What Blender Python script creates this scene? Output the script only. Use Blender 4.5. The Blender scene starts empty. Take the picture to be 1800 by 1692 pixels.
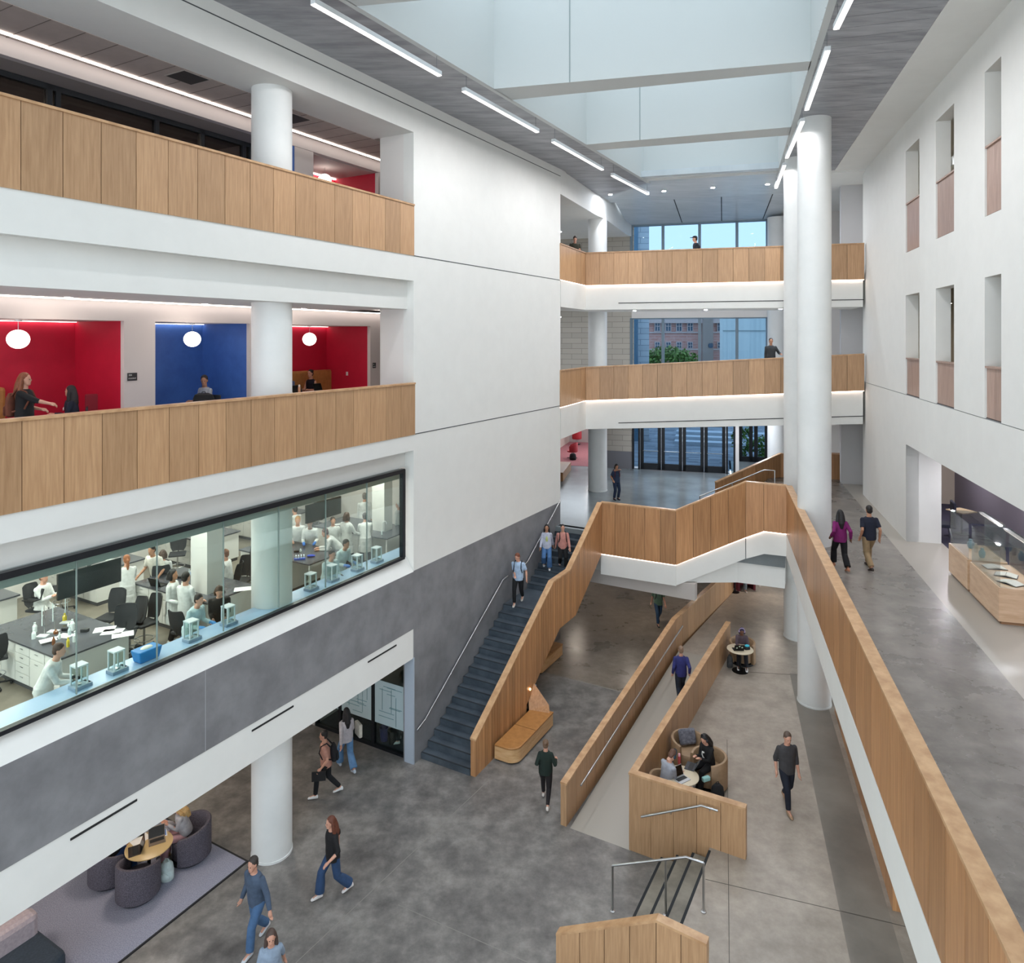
import bpy, bmesh, math, random
from mathutils import Vector, Matrix
random.seed(7)
SC = bpy.context.scene
COL = SC.collection
F, HX, HY, EYE = 1240.0, 900.0, 594.0, 11.7      # focal length (px), horizon, eye height (m)
# ---------------------------------------------------------------- frames
def zp(px, py, z):            # point of the plane at height z seen at that place
    y = F*(EYE-z)/(py-HY); return Vector(((px-HX)*y/F, y, z))
L0 = Vector((-2.70, 19.37, 0)); LD = Vector((.4893, .8721, 0)); LN = Vector((.8721, -.4893, 0))
R0 = Vector((13.93, 28.0, 0)); RD = Vector((.2821, .9594, 0)); RQ = Vector((.9594, -.2821, 0))
W0 = Vector((6.74, 39.1, 0))
def LP(a, o, z=0): v = L0+LD*a+LN*o; return Vector((v.x, v.y, z))
def RP(b, q, z=0): v = R0+RD*b+RQ*q; return Vector((v.x, v.y, z))
def FP(u, v, z=0): w = W0+RQ*u-RD*v; return Vector((w.x, w.y, z))
def l_at(px, o):              # run along the left wall line whose offset is o
    k = (px-HX)/F; b = L0+LN*o
    return (k*b.y-b.x)/(LD.x-k*LD.y)
def r_at(px, q):
    k = (px-HX)/F; b = R0+RQ*q
    return (k*b.y-b.x)/(RD.x-k*RD.y)
def ao(p): d = p-L0; return d.x*LD.x+d.y*LD.y, d.x*LN.x+d.y*LN.y
# ---------------------------------------------------------------- materials
def lin(h):
    h = h.lstrip('#'); c = [int(h[i:i+2], 16)/255 for i in (0, 2, 4)]
    return [(x/12.92 if x <= .04045 else ((x+.055)/1.055)**2.4) for x in c]+[1]
MC = {}
def nm(name):
    m = bpy.data.materials.new(name); m.use_nodes = True
    return m, m.node_tree.nodes, m.node_tree.links, m.node_tree.nodes['Principled BSDF']
def M(col, rough=.6, metal=0, name=None, spec=None):
    k = (col, rough, metal)
    if k in MC: return MC[k]
    m, n, l, b = nm(name or 'plain_'+col.strip('#'))
    b.inputs['Base Color'].default_value = lin(col); b.inputs['Roughness'].default_value = rough
    b.inputs['Metallic'].default_value = metal
    if spec is not None: b.inputs['Specular IOR Level'].default_value = spec
    MC[k] = m; return m
def noisy(name, c1, c2, scale, rough=.6, rough2=None, detail=6, stretch=(1, 1, 1), bump=0, lo=.35, hi=.65, rand=0, distort=0, c3=None, cloud=False):
    m, n, l, b = nm(name)
    tc = n.new('ShaderNodeTexCoord'); mp = n.new('ShaderNodeMapping'); mp.inputs['Scale'].default_value = stretch
    l.new(tc.outputs['Object'], mp.inputs['Vector'])
    t = n.new('ShaderNodeTexNoise'); t.inputs['Scale'].default_value = scale; t.inputs['Detail'].default_value = detail
    t.inputs['Roughness'].default_value = .6; t.inputs['Distortion'].default_value = distort
    l.new(mp.outputs[0], t.inputs['Vector'])
    r = n.new('ShaderNodeValToRGB'); r.color_ramp.elements[0].position = lo; r.color_ramp.elements[1].position = hi
    r.color_ramp.elements[0].color = lin(c1); r.color_ramp.elements[1].color = lin(c2)
    if cloud: r.color_ramp.interpolation = 'B_SPLINE'
    if c3:
        e = r.color_ramp.elements.new((lo+hi)/2); e.color = lin(c3)
    fac = t.outputs['Fac']
    if cloud:
        t2 = n.new('ShaderNodeTexNoise'); t2.inputs['Scale'].default_value = scale*3.1; t2.inputs['Detail'].default_value = 8; t2.inputs['Roughness'].default_value = .7; l.new(mp.outputs[0], t2.inputs['Vector'])
        mxx = n.new('ShaderNodeMath'); mxx.operation = 'MULTIPLY_ADD'; mxx.inputs[1].default_value = .55; l.new(t2.outputs['Fac'], mxx.inputs[0])
        m2 = n.new('ShaderNodeMath'); m2.operation = 'MULTIPLY'; m2.inputs[1].default_value = .45; l.new(t.outputs['Fac'], m2.inputs[0]); l.new(m2.outputs[0], mxx.inputs[2]); fac = mxx.outputs[0]
    l.new(fac, r.inputs['Fac'])
    out = r.outputs['Color']
    if rand:
        oi = n.new('ShaderNodeObjectInfo'); mr = n.new('ShaderNodeMapRange')
        mr.inputs['To Min'].default_value = 1-rand; mr.inputs['To Max'].default_value = 1+rand
        l.new(oi.outputs['Random'], mr.inputs['Value'])
        ad = n.new('ShaderNodeVectorMath'); ad.operation = 'ADD'
        sc = n.new('ShaderNodeVectorMath'); sc.operation = 'SCALE'; sc.inputs[0].default_value = (31, 17, 5)
        l.new(oi.outputs['Random'], sc.inputs['Scale']); l.new(mp.outputs[0], ad.inputs[0]); l.new(sc.outputs[0], ad.inputs[1])
        l.new(ad.outputs[0], t.inputs['Vector'])
        hs = n.new('ShaderNodeHueSaturation'); l.new(mr.outputs[0], hs.inputs['Value']); l.new(out, hs.inputs['Color'])
        out = hs.outputs['Color']
    l.new(out, b.inputs['Base Color'])
    if rough2 is None: b.inputs['Roughness'].default_value = rough
    else:
        mr = n.new('ShaderNodeMapRange'); mr.inputs['From Min'].default_value = 0; mr.inputs['From Max'].default_value = 1
        mr.inputs['To Min'].default_value = rough; mr.inputs['To Max'].default_value = rough2
        l.new(t.outputs['Fac'], mr.inputs['Value']); l.new(mr.outputs[0], b.inputs['Roughness'])
    if bump:
        bp = n.new('ShaderNodeBump'); bp.inputs['Strength'].default_value = bump; bp.inputs['Distance'].default_value = .02
        l.new(t.outputs['Fac'], bp.inputs['Height']); l.new(bp.outputs[0], b.inputs['Normal'])
    return m
def brickmat(name, c1, c2, mortar, scale, w, h, ms=.02, rough=.7, rot=0, planar='wall'):
    m, n, l, b = nm(name)
    tc = n.new('ShaderNodeTexCoord'); mp = n.new('ShaderNodeMapping')
    sx = n.new('ShaderNodeSeparateXYZ'); cx = n.new('ShaderNodeCombineXYZ')
    mp.inputs['Rotation'].default_value = (0, 0, rot)
    l.new(tc.outputs['Object'], mp.inputs['Vector']); l.new(mp.outputs[0], sx.inputs[0])
    l.new(sx.outputs['X'], cx.inputs['X']); l.new(sx.outputs['Z' if planar == 'wall' else 'Y'], cx.inputs['Y'])
    t = n.new('ShaderNodeTexBrick'); t.inputs['Scale'].default_value = scale
    t.inputs['Brick Width'].default_value = w; t.inputs['Row Height'].default_value = h
    t.inputs['Mortar Size'].default_value = ms; t.inputs['Color1'].default_value = lin(c1); t.inputs['Color2'].default_value = lin(c2)
    t.inputs['Mortar'].default_value = lin(mortar); l.new(cx.outputs[0], t.inputs['Vector'])
    l.new(t.outputs['Color'], b.inputs['Base Color']); b.inputs['Roughness'].default_value = rough
    return m
def emis(name, col, s):
    m, n, l, b = nm(name); b.inputs['Base Color'].default_value = lin(col)
    b.inputs['Emission Color'].default_value = lin(col); b.inputs['Emission Strength'].default_value = s
    return m
def glassmat(name, tint, refl=.9, ior=1.45):
    m, n, l, b = nm(name); n.remove(b); out = n['Material Output']
    tr = n.new('ShaderNodeBsdfTransparent'); tr.inputs[0].default_value = lin(tint)
    gl = n.new('ShaderNodeBsdfGlossy'); gl.inputs['Roughness'].default_value = .02
    fr = n.new('ShaderNodeFresnel'); fr.inputs[0].default_value = ior
    mu = n.new('ShaderNodeMath'); mu.operation = 'MULTIPLY'; mu.inputs[1].default_value = refl
    mx = n.new('ShaderNodeMixShader'); l.new(fr.outputs[0], mu.inputs[0]); l.new(mu.outputs[0], mx.inputs[0])
    l.new(tr.outputs[0], mx.inputs[1]); l.new(gl.outputs[0], mx.inputs[2]); l.new(mx.outputs[0], out.inputs[0])
    return m
WHITE = noisy('painted_plaster', '#dfdfdb', '#e2e2de', 2, .7)
WHITE2 = M('#dedad6', .6, name='white_paint')
OAK = noisy('oak_veneer', '#a27c59', '#c19b75', 3.0, .38, detail=5, stretch=(9, 9, .5), rand=.13, lo=.25, hi=.75)
OAKD = noisy('oak_panelling', '#996c46', '#bf8f63', 3.0, .38, detail=4, stretch=(7, 7, .3), rand=.2, lo=.25, hi=.75)
OAKCAP = noisy('oak_rail', '#ae8660', '#c9a27a', 2.0, .35, detail=4, stretch=(2, 2, 2), rand=.05)
REVEAL = M('#2a1c12', .8, name='dark_reveal')
CONC = noisy('polished_concrete_dark', '#2b2a29', '#b5b0a9', .8, .24, .42, detail=6, lo=.2, hi=.8, c3='#686563', cloud=True)
CONCF = noisy('polished_concrete_brown', '#3c352e', '#a6998b', .8, .2, .38, detail=6, lo=.2, hi=.8, c3='#6f665b', cloud=True)
CONCL = noisy('polished_concrete_taupe', '#6e655c', '#c5bbae', .7, .25, .4, detail=6, lo=.2, hi=.8, c3='#998f84', cloud=True)
CONCR = noisy('polished_concrete_corridor', '#4a4642', '#aca59d', .7, .2, .36, detail=6, lo=.2, hi=.8, c3='#7b756f', cloud=True)
CONCE = M('#a39d93', .3, name='pale_concrete')
CONCB = noisy('polished_concrete_lobby', '#6f7678', '#848b8d', .7, .14, .24, detail=6, lo=.3, hi=.7)
GREYW = noisy('grey_plaster', '#717174', '#858588', 1.3, .55, detail=7)
STEEL = M('#b9babb', .28, 1, name='brushed_steel')
DARKF = M('#24272c', .35, .4, name='dark_frame')
METALC = noisy('perforated_metal_ceiling', '#7a7c82', '#a8aaaf', .8, .4, detail=5, stretch=(1, 5, 1), lo=.3, hi=.7)
STAIR = noisy('slate_tread', '#3a434c', '#4f5962', 2, .5, detail=6)
CARPET = noisy('tweed_carpet', '#767889', '#adafc1', 60, .95, detail=3, lo=.3, hi=.7)
GLASSI = glassmat('clear_glass', '#eef6f3', .25)
GLASSW = glassmat('tinted_window_glass', '#b9cad9', .15)  # tint put in to dim and blue the bright sky behind
GLASSS = glassmat('skylight_glass', '#f1f3f3', .2)
GLASSC = glassmat('case_glass', '#fafdfd', .5)
LED = emis('led_diffuser', '#fff6f0', 6)
LEDW = emis('cove_led', '#ffe6d6', 6)
BLK = M('#141416', .5, name='black_plastic')
# ---------------------------------------------------------------- mesh collector
class MB:
    def __init__(s): s.v = []; s.f = []
    def add(s, vs, fs):
        n = len(s.v); s.v += [Vector(v) for v in vs]; s.f += [tuple(i+n for i in f) for f in fs]; return s
    def hexa(s, bot, top):
        n = len(bot)
        return s.add(list(bot)+list(top), [tuple(range(n-1, -1, -1)), tuple(range(n, 2*n))]+[(i, (i+1) % n, n+(i+1) % n, n+i) for i in range(n)])
    def poly(s, pts, z0, z1):
        a = sum(pts[i][0]*pts[(i+1) % len(pts)][1]-pts[(i+1) % len(pts)][0]*pts[i][1] for i in range(len(pts)))
        if a < 0: pts = list(pts)[::-1]
        return s.hexa([(p[0], p[1], z0) for p in pts], [(p[0], p[1], z1) for p in pts])
    def box(s, c, d, rz=0, rx=0, ry=0):
        R = Matrix.Rotation(rz, 3, 'Z') @ Matrix.Rotation(rx, 3, 'X') @ Matrix.Rotation(ry, 3, 'Y'); c = Vector(c)
        q = [(-1, -1), (1, -1), (1, 1), (-1, 1)]
        return s.hexa([c+R@Vector((x*d[0]/2, y*d[1]/2, -d[2]/2)) for x, y in q], [c+R@Vector((x*d[0]/2, y*d[1]/2, d[2]/2)) for x, y in q])
    def fr(s, P, a0, a1, o0, o1, z0, z1, z2=None, z3=None):      # box in a plan frame; z2/z3: heights at the a1 end
        c = [(a0, o0), (a1, o0), (a1, o1), (a0, o1)]
        if z2 is None: z2, z3 = z0, z1
        bz = [z0, z2, z2, z0]; tz = [z1, z3, z3, z1]
        b = [P(x, y, z) for (x, y), z in zip(c, bz)]; t = [P(x, y, z) for (x, y), z in zip(c, tz)]
        ar = sum(b[i].x*b[(i+1) % 4].y-b[(i+1) % 4].x*b[i].y for i in range(4))
        if ar < 0: b, t = b[::-1], t[::-1]
        return s.hexa(b, t)
    def ring(s, rings, cap=True):      # loft through rings of equal count
        n = len(rings[0]); m = len(s.v)
        for r in rings: s.v += [Vector(p) for p in r]
        for i in range(len(rings)-1):
            for j in range(n):
                s.f.append((m+i*n+j, m+i*n+(j+1) % n, m+(i+1)*n+(j+1) % n, m+(i+1)*n+j))
        if cap:
            s.f.append(tuple(m+j for j in range(n-1, -1, -1))); s.f.append(tuple(m+(len(rings)-1)*n+j for j in range(n)))
        return s
    def tube(s, pts, r, n=10, cap=True):
        pts = [Vector(p) for p in pts]; rs = r if isinstance(r, (list, tuple)) else [r]*len(pts); rings = []; up = None
        for i, p in enumerate(pts):
            d = (pts[min(i+1, len(pts)-1)]-pts[max(i-1, 0)]).normalized()
            if up is None: up = Vector((0, 0, 1)) if abs(d.z) < .9 else Vector((1, 0, 0))
            x = up.cross(d)
            if x.length < 1e-4: x = Vector((1, 0, 0)).cross(d)
            x.normalize(); y = d.cross(x); up = y
            rings.append([p+x*math.cos(2*math.pi*k/n)*rs[i]+y*math.sin(2*math.pi*k/n)*rs[i] for k in range(n)])
        return s.ring(rings, cap)
    def lathe(s, c, prof, n=32):
        c = Vector(c)
        return s.ring([[c+Vector((r*math.cos(2*math.pi*k/n), r*math.sin(2*math.pi*k/n), z)) for k in range(n)] for r, z in prof])
    def ell(s, c, r, n=12, m=8, R=None):
        c = Vector(c); rings = []
        for i in range(m+1):
            t = math.pi*(i/m)*.998+.003; rr = math.sin(t); z = -math.cos(t)
            ring = []
            for k in range(n):
                v = Vector((rr*math.cos(2*math.pi*k/n)*r[0], rr*math.sin(2*math.pi*k/n)*r[1], z*r[2]))
                ring.append(c+(R@v if R else v))
            rings.append(ring)
        return s.ring(rings)
    def xf(s, mat):
        s.v = [mat@v for v in s.v]; return s
    def build(s, name, mat, parent=None, smooth=False, origin=None, bevel=0, ang=40):
        me = bpy.data.meshes.new(name)
        o = bpy.data.objects.new(name, me); COL.objects.link(o)
        vs = s.v
        if origin is not None:
            og = Vector(origin); vs = [v-og for v in vs]; o.location = og
        me.from_pydata([tuple(v) for v in vs], [], s.f); me.update()
        bm = bmesh.new(); bm.from_mesh(me); bmesh.ops.recalc_face_normals(bm, faces=bm.faces)
        bm.to_mesh(me); bm.free()
        if smooth:
            me.polygons.foreach_set('use_smooth', [True]*len(me.polygons)); me.set_sharp_from_angle(angle=math.radians(ang))
        me.materials.append(mat)
        if bevel:
            bv = o.modifiers.new('bevel', 'BEVEL'); bv.width = bevel; bv.segments = 2; bv.limit_method = 'ANGLE'
        if parent is not None: o.parent = parent
        return o
def tag(o, label=None, cat=None, group=None, kind=None):
    if label: o['label'] = label
    if cat: o['category'] = cat
    if group: o['group'] = group
    if kind: o['kind'] = kind
    return o
def empty(name, loc, rz=0, label=None, cat=None, group=None):
    o = bpy.data.objects.new(name, None); COL.objects.link(o); o.location = loc; o.rotation_euler.z = rz; o.empty_display_size = .2
    return tag(o, label, cat, group)
def struct(name, mb, mat, label, cat='wall', **k):
    return tag(mb.build(name, mat, **k), label, cat, kind='structure')
KIDS = {}
def copy_tree(o, parent=None):
    c = o.copy(); COL.objects.link(c)
    if parent is not None: c.parent = parent
    for ch in [x for x in bpy.data.objects if x.parent == o]: copy_tree(ch, c)
    return c
SKY, EXPO = 3.6, -0.08
# ================================================================ camera
cam = bpy.data.cameras.new('camera'); camo = bpy.data.objects.new('camera', cam); COL.objects.link(camo)
camo.location = (0, 0, EYE); camo.rotation_euler = (math.pi/2, 0, 0)
cam.sensor_width = 36; cam.lens = 36*F/1800; cam.shift_y = -(846-HY)/1800; cam.clip_end = 400; cam.clip_start = .05
SC.camera = camo
ZL2, ZL3, ZLAB, ZLOB, ZCOR, ZPL, ZC = 9.4, 14.35, 4.65, 4.45, 5.5, .7, 18.3
A1 = 9.38          # far end of the blank left wall
# ================================================================ floors
SLAB = -.2
edge = [LP(-14, 8.1), LP(-3.6, 8.1), LP(-.2, 8.1), LP(-.2, 6.27), LP(8.98, 6.27), LP(8.98, 4.75), LP(9.4, 4.75)]
far_l = Vector((9.6, 30.6, 0))
struct('floor', MB().poly([(-16, -6), (20, -6), (20, 10), LP(6.55, 8).xy, LP(6.55, -14).xy, (-30, 14)], SLAB, 0).add([], []), CONC,
       'dark mottled polished concrete ground floor below the balconies', 'floor')
struct('floor', MB().poly([LP(6.55, -14).xy, LP(6.55, 8).xy, (20, 10), (26, 48), (-4, 48)], SLAB, 0), CONCF,
       'brown polished concrete floor running back under the lobby', 'floor')
pl = [LP(-22, 8.1).xy, LP(-.1, 8.1).xy, LP(-.1, 6.35).xy, LP(8.98, 6.35).xy, LP(8.98, 4.8).xy, (9.6, 30.6), (13, 46), (26, 46), (20, 6), (17, -6)]
pm = bpy.data.meshes.new('floor'); m = MB().poly(pl, .01, ZPL)
struct('floor', m, CONCL, 'raised taupe concrete floor beside the ramp, under the corridor balcony', 'floor')
struct('floor', MB().fr(LP, -.2, 8.98, 4.8, 6.3, -.05, .005, .01, ZPL), CONCE, 'pale concrete ramp between two oak balustrades', 'ramp')
# saw-cut joints in the floors
for i, (p, q, z) in enumerate([(LP(-13, .2), LP(-.9, .2), 0), (LP(-5.3, .2), LP(-5.3, 8), 0), (LP(6.55, 1.9), LP(6.55, 4.7), 0)]):
    pass
def joint(p, q, z, w=.012, mat=None, label='', h=.004):
    d = (Vector(q)-Vector(p)); d.z = 0; n = Vector((-d.y, d.x, 0)).normalized()*w/2
    m = MB().poly([(p+n).xy, (q+n).xy, (q-n).xy, (p-n).xy], z, z+h)
    return struct('trim_1', m, mat, label, 'floor joint')
JM = M('#8b8881', .5, name='joint_filler'); JD = M('#55504a', .7, name='saw_cut')
joint(LP(6.55, 2.0), LP(6.55, 4.65), 0, .05, JM, 'pale seam across the brown ground floor beside the curved bench')
joint(zp(860, 1370, 0), zp(520, 1692, 0), 0, .015, JM, 'pale saw cut running diagonally over the dark ground floor')
joint(zp(700, 1590, 0), zp(930, 1692, 0), 0, .012, JM, 'short pale saw cut near the lower oak balustrade')
joint(zp(1278, 1300, ZPL), zp(1282, 1692, ZPL), ZPL, .012, JD, 'long saw cut along the taupe floor')
joint(zp(1240, 1545, ZPL), zp(1600, 1630, ZPL), ZPL, .012, JD, 'saw cut crossing the taupe floor beside the short steps')
joint(zp(1300, 1180, ZPL), zp(1400, 1186, ZPL), ZPL, .012, JD, 'saw cut crossing the taupe floor beside the small round table')
# soft shade beside the corridor balcony, painted as a darker floor strip
struct('floor', MB().poly([RP(-30, -3.25).xy, RP(-6, -3.25).xy, RP(-6, -2.35).xy, RP(-30, -2.35).xy], ZPL, ZPL+.004),
       noisy('shaded_concrete_strip', '#6e6861', '#8a837a', .8, .25, .4, detail=8, lo=.3, hi=.7), 'soft shade painted as a darker floor strip below the long corridor balustrade', 'floor')
# ================================================================ steps to platform
m = MB(); steps = empty('short_steps', LP(-1.9, 7.6, 0), 0, 'four low concrete steps up to the taupe floor', 'steps')
for i in range(4): m.fr(LP, -3.62, -.28, 7.05+.35*i, 8.12, .175*i-.02*(i == 0), .175*(i+1)-.004*(i == 3))
st = m.build('step_block', noisy('step_concrete', '#6d685e', '#8a8478', 2, .5)); st.parent = steps; st.matrix_parent_inverse = Matrix.Translation(-steps.location)
m = MB()
for i in range(4): m.fr(LP, -3.62, -.28, 7.05+.35*i-.004, 7.05+.35*i+.05, .175*(i+1)-.003, .175*(i+1)+.003)
ns = m.build('nosing', M('#22262a', .8, name='black_nosing')); ns.parent = steps; ns.matrix_parent_inverse = Matrix.Translation(-steps.location)
def kid(o, par):
    o.parent = par; o.matrix_parent_inverse = Matrix.Translation(-Vector(par.location)); return o
# ================================================================ left building shell
AW = -16.0
# blank wall
m = MB().fr(LP, 0, A1, -.35, 0, 5.31, ZC)
WL = struct('wall_left', m, WHITE, 'tall blank white wall beside the stairs', 'wall')
struct('wall_left', MB().fr(LP, 0, A1, -.35, 0, 0, 5.31), GREYW, 'grey lower wall running beside the dark stairs', 'wall')
for z, l in ((9.06, 'thin dark reveal across the blank white wall at nook balcony height'), (13.96, 'thin dark reveal across the blank white wall at top balcony height'), (18.02, 'thin reveal under the ceiling along the left side')):
    struct('trim_2', MB().fr(LP, 0 if z < 18 else AW, A1, 0, .006, z-.012, z+.012), M('#4a4d4f', .8, name='shadow_gap'), l, 'wall joint')
struct('wall_left', MB().fr(LP, -.02, .03, -.30, .005, 0, 2.93), M('#a9b4c1', .5, name='pale_blue_pier'), 'pale blue end of the wall at the foot of the stairs', 'wall')
# jamb blocks between floors (a = 0 side)
for z0, z1, l in ((ZL2, 12.5, 'white jamb beside the red nook balcony'), (ZL3, 17.35, 'white jamb closing the top left balcony')):
    struct('wall_left', MB().fr(LP, 0, .3, -1.18, -.35, z0, z1), WHITE2, l, 'wall')
    struct('wall_left', MB().fr(LP, 3.3, 3.5, -8.8, -.36, z0, z1), WHITE2, 'end wall of the passage behind the '+l, 'wall')
for z0, z1, l in ((8.75, ZL2, 'floor of the nook passage behind the blank wall'), (12.58, ZL3, 'floor of the top passage behind the blank wall'), (17.43, ZC+.3, 'ceiling of the top passage behind the blank wall')):
    struct('slab', MB().fr(LP, .001, 3.5, -9, -.36, z0, z1), WHITE2, l, 'slab')
# slabs & fascias.   (z0,z1) bands on the atrium face
def lband(o0, o1, z0, z1, mat, label, a0=AW, a1=0.0, cat='fascia'):
    return struct('slab_edge', MB().fr(LP, a0, a1, o0, o1, z0, z1), mat, label, cat)
lband(-9, 0, 17.35, ZC+.3, WHITE, 'white beam above the top left balcony', cat='beam')
lband(-9, -.02, 13.55, 14.33, WHITE, 'white slab edge under the top oak balustrade', a1=-.001)
lband(-9, -.0, 13.27, 13.96, WHITE, 'white fascia directly below the top oak balustrade', a1=-.001)
lband(-9, -.22, 12.5, 13.27, WHITE, 'recessed white beam above the coloured nooks', a1=-.001, cat='beam')
lband(-9, -.02, 8.75, 9.38, WHITE, 'white slab below the nook balcony', a1=-.001)
lband(-.9, 0, 8.62, 9.05, WHITE, 'white fascia directly below the nook balustrade', a1=-.001)
lband(-.95, -.3, 8.14, 8.75, WHITE, 'recessed white beam above the laboratory window', a1=-.001, cat='beam')
lband(-.5, -.3, 7.85, 8.14, M('#a9afac', .6, name='blind_pocket'), 'grey-green blind pocket behind the laboratory glass', a1=-.25, cat='blind pocket')
# sill & dark band
m = MB(); b = [LP(AW, -.35, 5.60), LP(AW, 0, 5.31), LP(0, 0, 5.31), LP(0, -.35, 5.60)]; t = [LP(AW, -.35, 5.74), LP(AW, -.1, 5.74), LP(0, -.1, 5.74), LP(0, -.35, 5.74)]
m.hexa([LP(AW, -.35, 5.29), LP(AW, 0, 5.29), LP(-.001, 0, 5.29), LP(-.001, -.35, 5.29)], [LP(AW, -.35, 5.70), LP(AW, -.28, 5.70), LP(-.001, -.28, 5.70), LP(-.001, -.35, 5.70)])
struct('slab_edge', m, WHITE, 'sloping white sill below the laboratory window', 'sill')
lband(-.35, 0, 3.72, 5.29, GREYW, 'dark grey plaster band below the laboratory window', a1=-.001, cat='wall')
struct('trim_2', MB().fr(LP, l_at(361, 0)-.008, l_at(361, 0)+.008, 0, .004, 3.72, 5.29), M('#9a9b9e', .7), 'pale vertical joint in the dark grey plaster band', 'wall joint')
lband(-.34, -.01, 2.91, 3.72, WHITE, 'white lower beam above the lounge carpet', a1=-.001, cat='beam')
struct('ceiling', MB().fr(LP, AW, -.3, -9, -.34, 2.91, 4.62), M('#b9b5b0', .7, name='soffit_paint'), 'flat soffit over the lounge carpet', 'ceiling')
lv = M('#1c1d1f', .7, name='slot_black')
for x0, y0, x1, y1, l in ((124, 1476, 241, 1405, 'nearest'), (443, 1283, 516, 1242, 'middle'), (647, 1163, 697, 1134, 'farthest')):
    a, b_ = l_at(x0, 0), l_at(x1, 0)
    sz = lambda x, y: EYE-(y-HY)*(LP(l_at(x, 0), 0).y)/F
    z = (sz(x0, y0)+sz(x1, y1))/2
    tag(MB().fr(LP, a, b_, -.012, .004, z-.018, z+.018).build('slot_vent', lv), 'thin black slot vent in the white beam, %s of the three' % l, 'vent', 'slot vents in the lower white beam')
# back walls of left building and lab
struct('wall_back', MB().fr(LP, AW, 4.69, -9.4, -9.2, 0, ZC), WHITE2, 'back wall of the left wing behind laboratory and nooks', 'wall')
struct('floor', MB().fr(LP, AW, 4.5, -9.2, -.35, 4.6, ZLAB), noisy('lab_floor', '#6e675c', '#857d70', 2, .35), 'beige laboratory floor', 'floor')
struct('floor', MB().fr(LP, AW, 0, -9, -.02, 9.38, ZL2), CARPET, 'floor of the nook balcony', 'floor')
struct('floor', MB().fr(LP, AW, 0, -9, -.02, 14.33, ZL3), CARPET, 'floor of the top left balcony', 'floor')
struct('wall_left', MB().fr(LP, 4.4, 4.6, -9.2, -.35, ZLAB, 8.6), WHITE2, 'end wall of the laboratory', 'wall')
struct('ceiling', MB().fr(LP, AW, 4.5, -9.2, -.7, 8.3, 8.5), WHITE2, 'laboratory ceiling', 'ceiling')
# ---- laboratory window
wz0, wz1 = 5.72, 8.12
ww = empty('laboratory_window', LP(-5, -.2, wz0), 0, 'long dark-framed laboratory window below the nook balcony', 'window'); ww['kind'] = 'structure'
xr = l_at(710, -.16)
m = MB().fr(LP, AW, xr, -.24, -.12, wz0-.04, wz0+.03).fr(LP, AW, xr, -.24, -.12, wz1-.09, wz1+.02).fr(LP, xr-.09, xr+.02, -.24, -.12, wz0, wz1)
kid(m.build('window_frame', DARKF), ww)
edges = [l_at(x, -.18) for x in (134.5, 276, 393, 490, 572.5, 645)]
al = [AW]+[-16+2.1*0]*0+[edges[0]-2*(edges[1]-edges[0]), edges[0]-(edges[1]-edges[0])]+edges+[xr-.09]
for i in range(len(al)-1):
    kid(MB().fr(LP, al[i]+.004, al[i+1]-.004, -.19, -.175, wz0+.03, wz1-.08).build('pane', GLASSI), ww)
for e in edges:
    kid(MB().fr(LP, e-.006, e+.006, -.2, -.165, wz0+.08, wz1-.08).build('glass_joint', M('#7d8a86', .4, name='silicone')), ww)
# ---- nook wall, level 2
NO, NB, NH = -2.9, -4.75, 12.07
RED = noisy('red_paint', '#bb0f33', '#c41437', 2, .55); BLUE = noisy('blue_paint', '#3c62ab', '#446fba', 2, .55)
def a_n(x): return l_at(x, NO)
NW = M('#cfc6c2', .65, name='warm_white_wall')
spans = [(-14.5, a_n(218), RED), (a_n(273), a_n(439), BLUE), (a_n(511), a_n(651), RED)]
segs = [(a_n(218), a_n(273)), (a_n(439), a_n(511)), (a_n(651), 3.29)]
mw = MB().fr(LP, AW, 3.29, NO-.12, NO, NH, 12.49)
for s0, s1 in segs: mw.fr(LP, s0, s1, NO-.12, NO, ZL2, NH)
struct('wall_left', mw, NW, 'warm white nook wall between the coloured recesses', 'wall')
for i, (s0, s1, mt) in enumerate(spans):
    cn = ('large red', 'blue', 'small red')[i]
    struct('wall_left', MB().fr(LP, s0-.1, s1+.1, NB-.1, NB, ZL2, NH+.1), mt, 'back wall of the %s nook' % cn, 'wall')
    struct('wall_left', MB().fr(LP, s1, s1+.1, NB, NO-.121, ZL2, NH), mt, 'right side wall of the %s nook' % cn, 'wall')
    struct('wall_left', MB().fr(LP, s0-.1, s0, NB, NO-.121, ZL2, NH), mt, 'left side wall of the %s nook' % cn, 'wall')
    struct('ceiling', MB().fr(LP, s0, s1, NB, NO-.121, NH, NH+.1), NW, 'ceiling of the %s nook' % cn, 'ceiling')
    lw = empty('cove_light', LP((s0+s1)/2, NB+.1, NH-.03), 0, 'thin light line along the back of the %s nook' % cn, 'cove light', 'cove lights in the nooks')
    kid(MB().fr(LP, s0+.02, s1-.02, NB+.03, NB+.09, NH-.014, NH-.003).build('diffuser', LED), lw)
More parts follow.
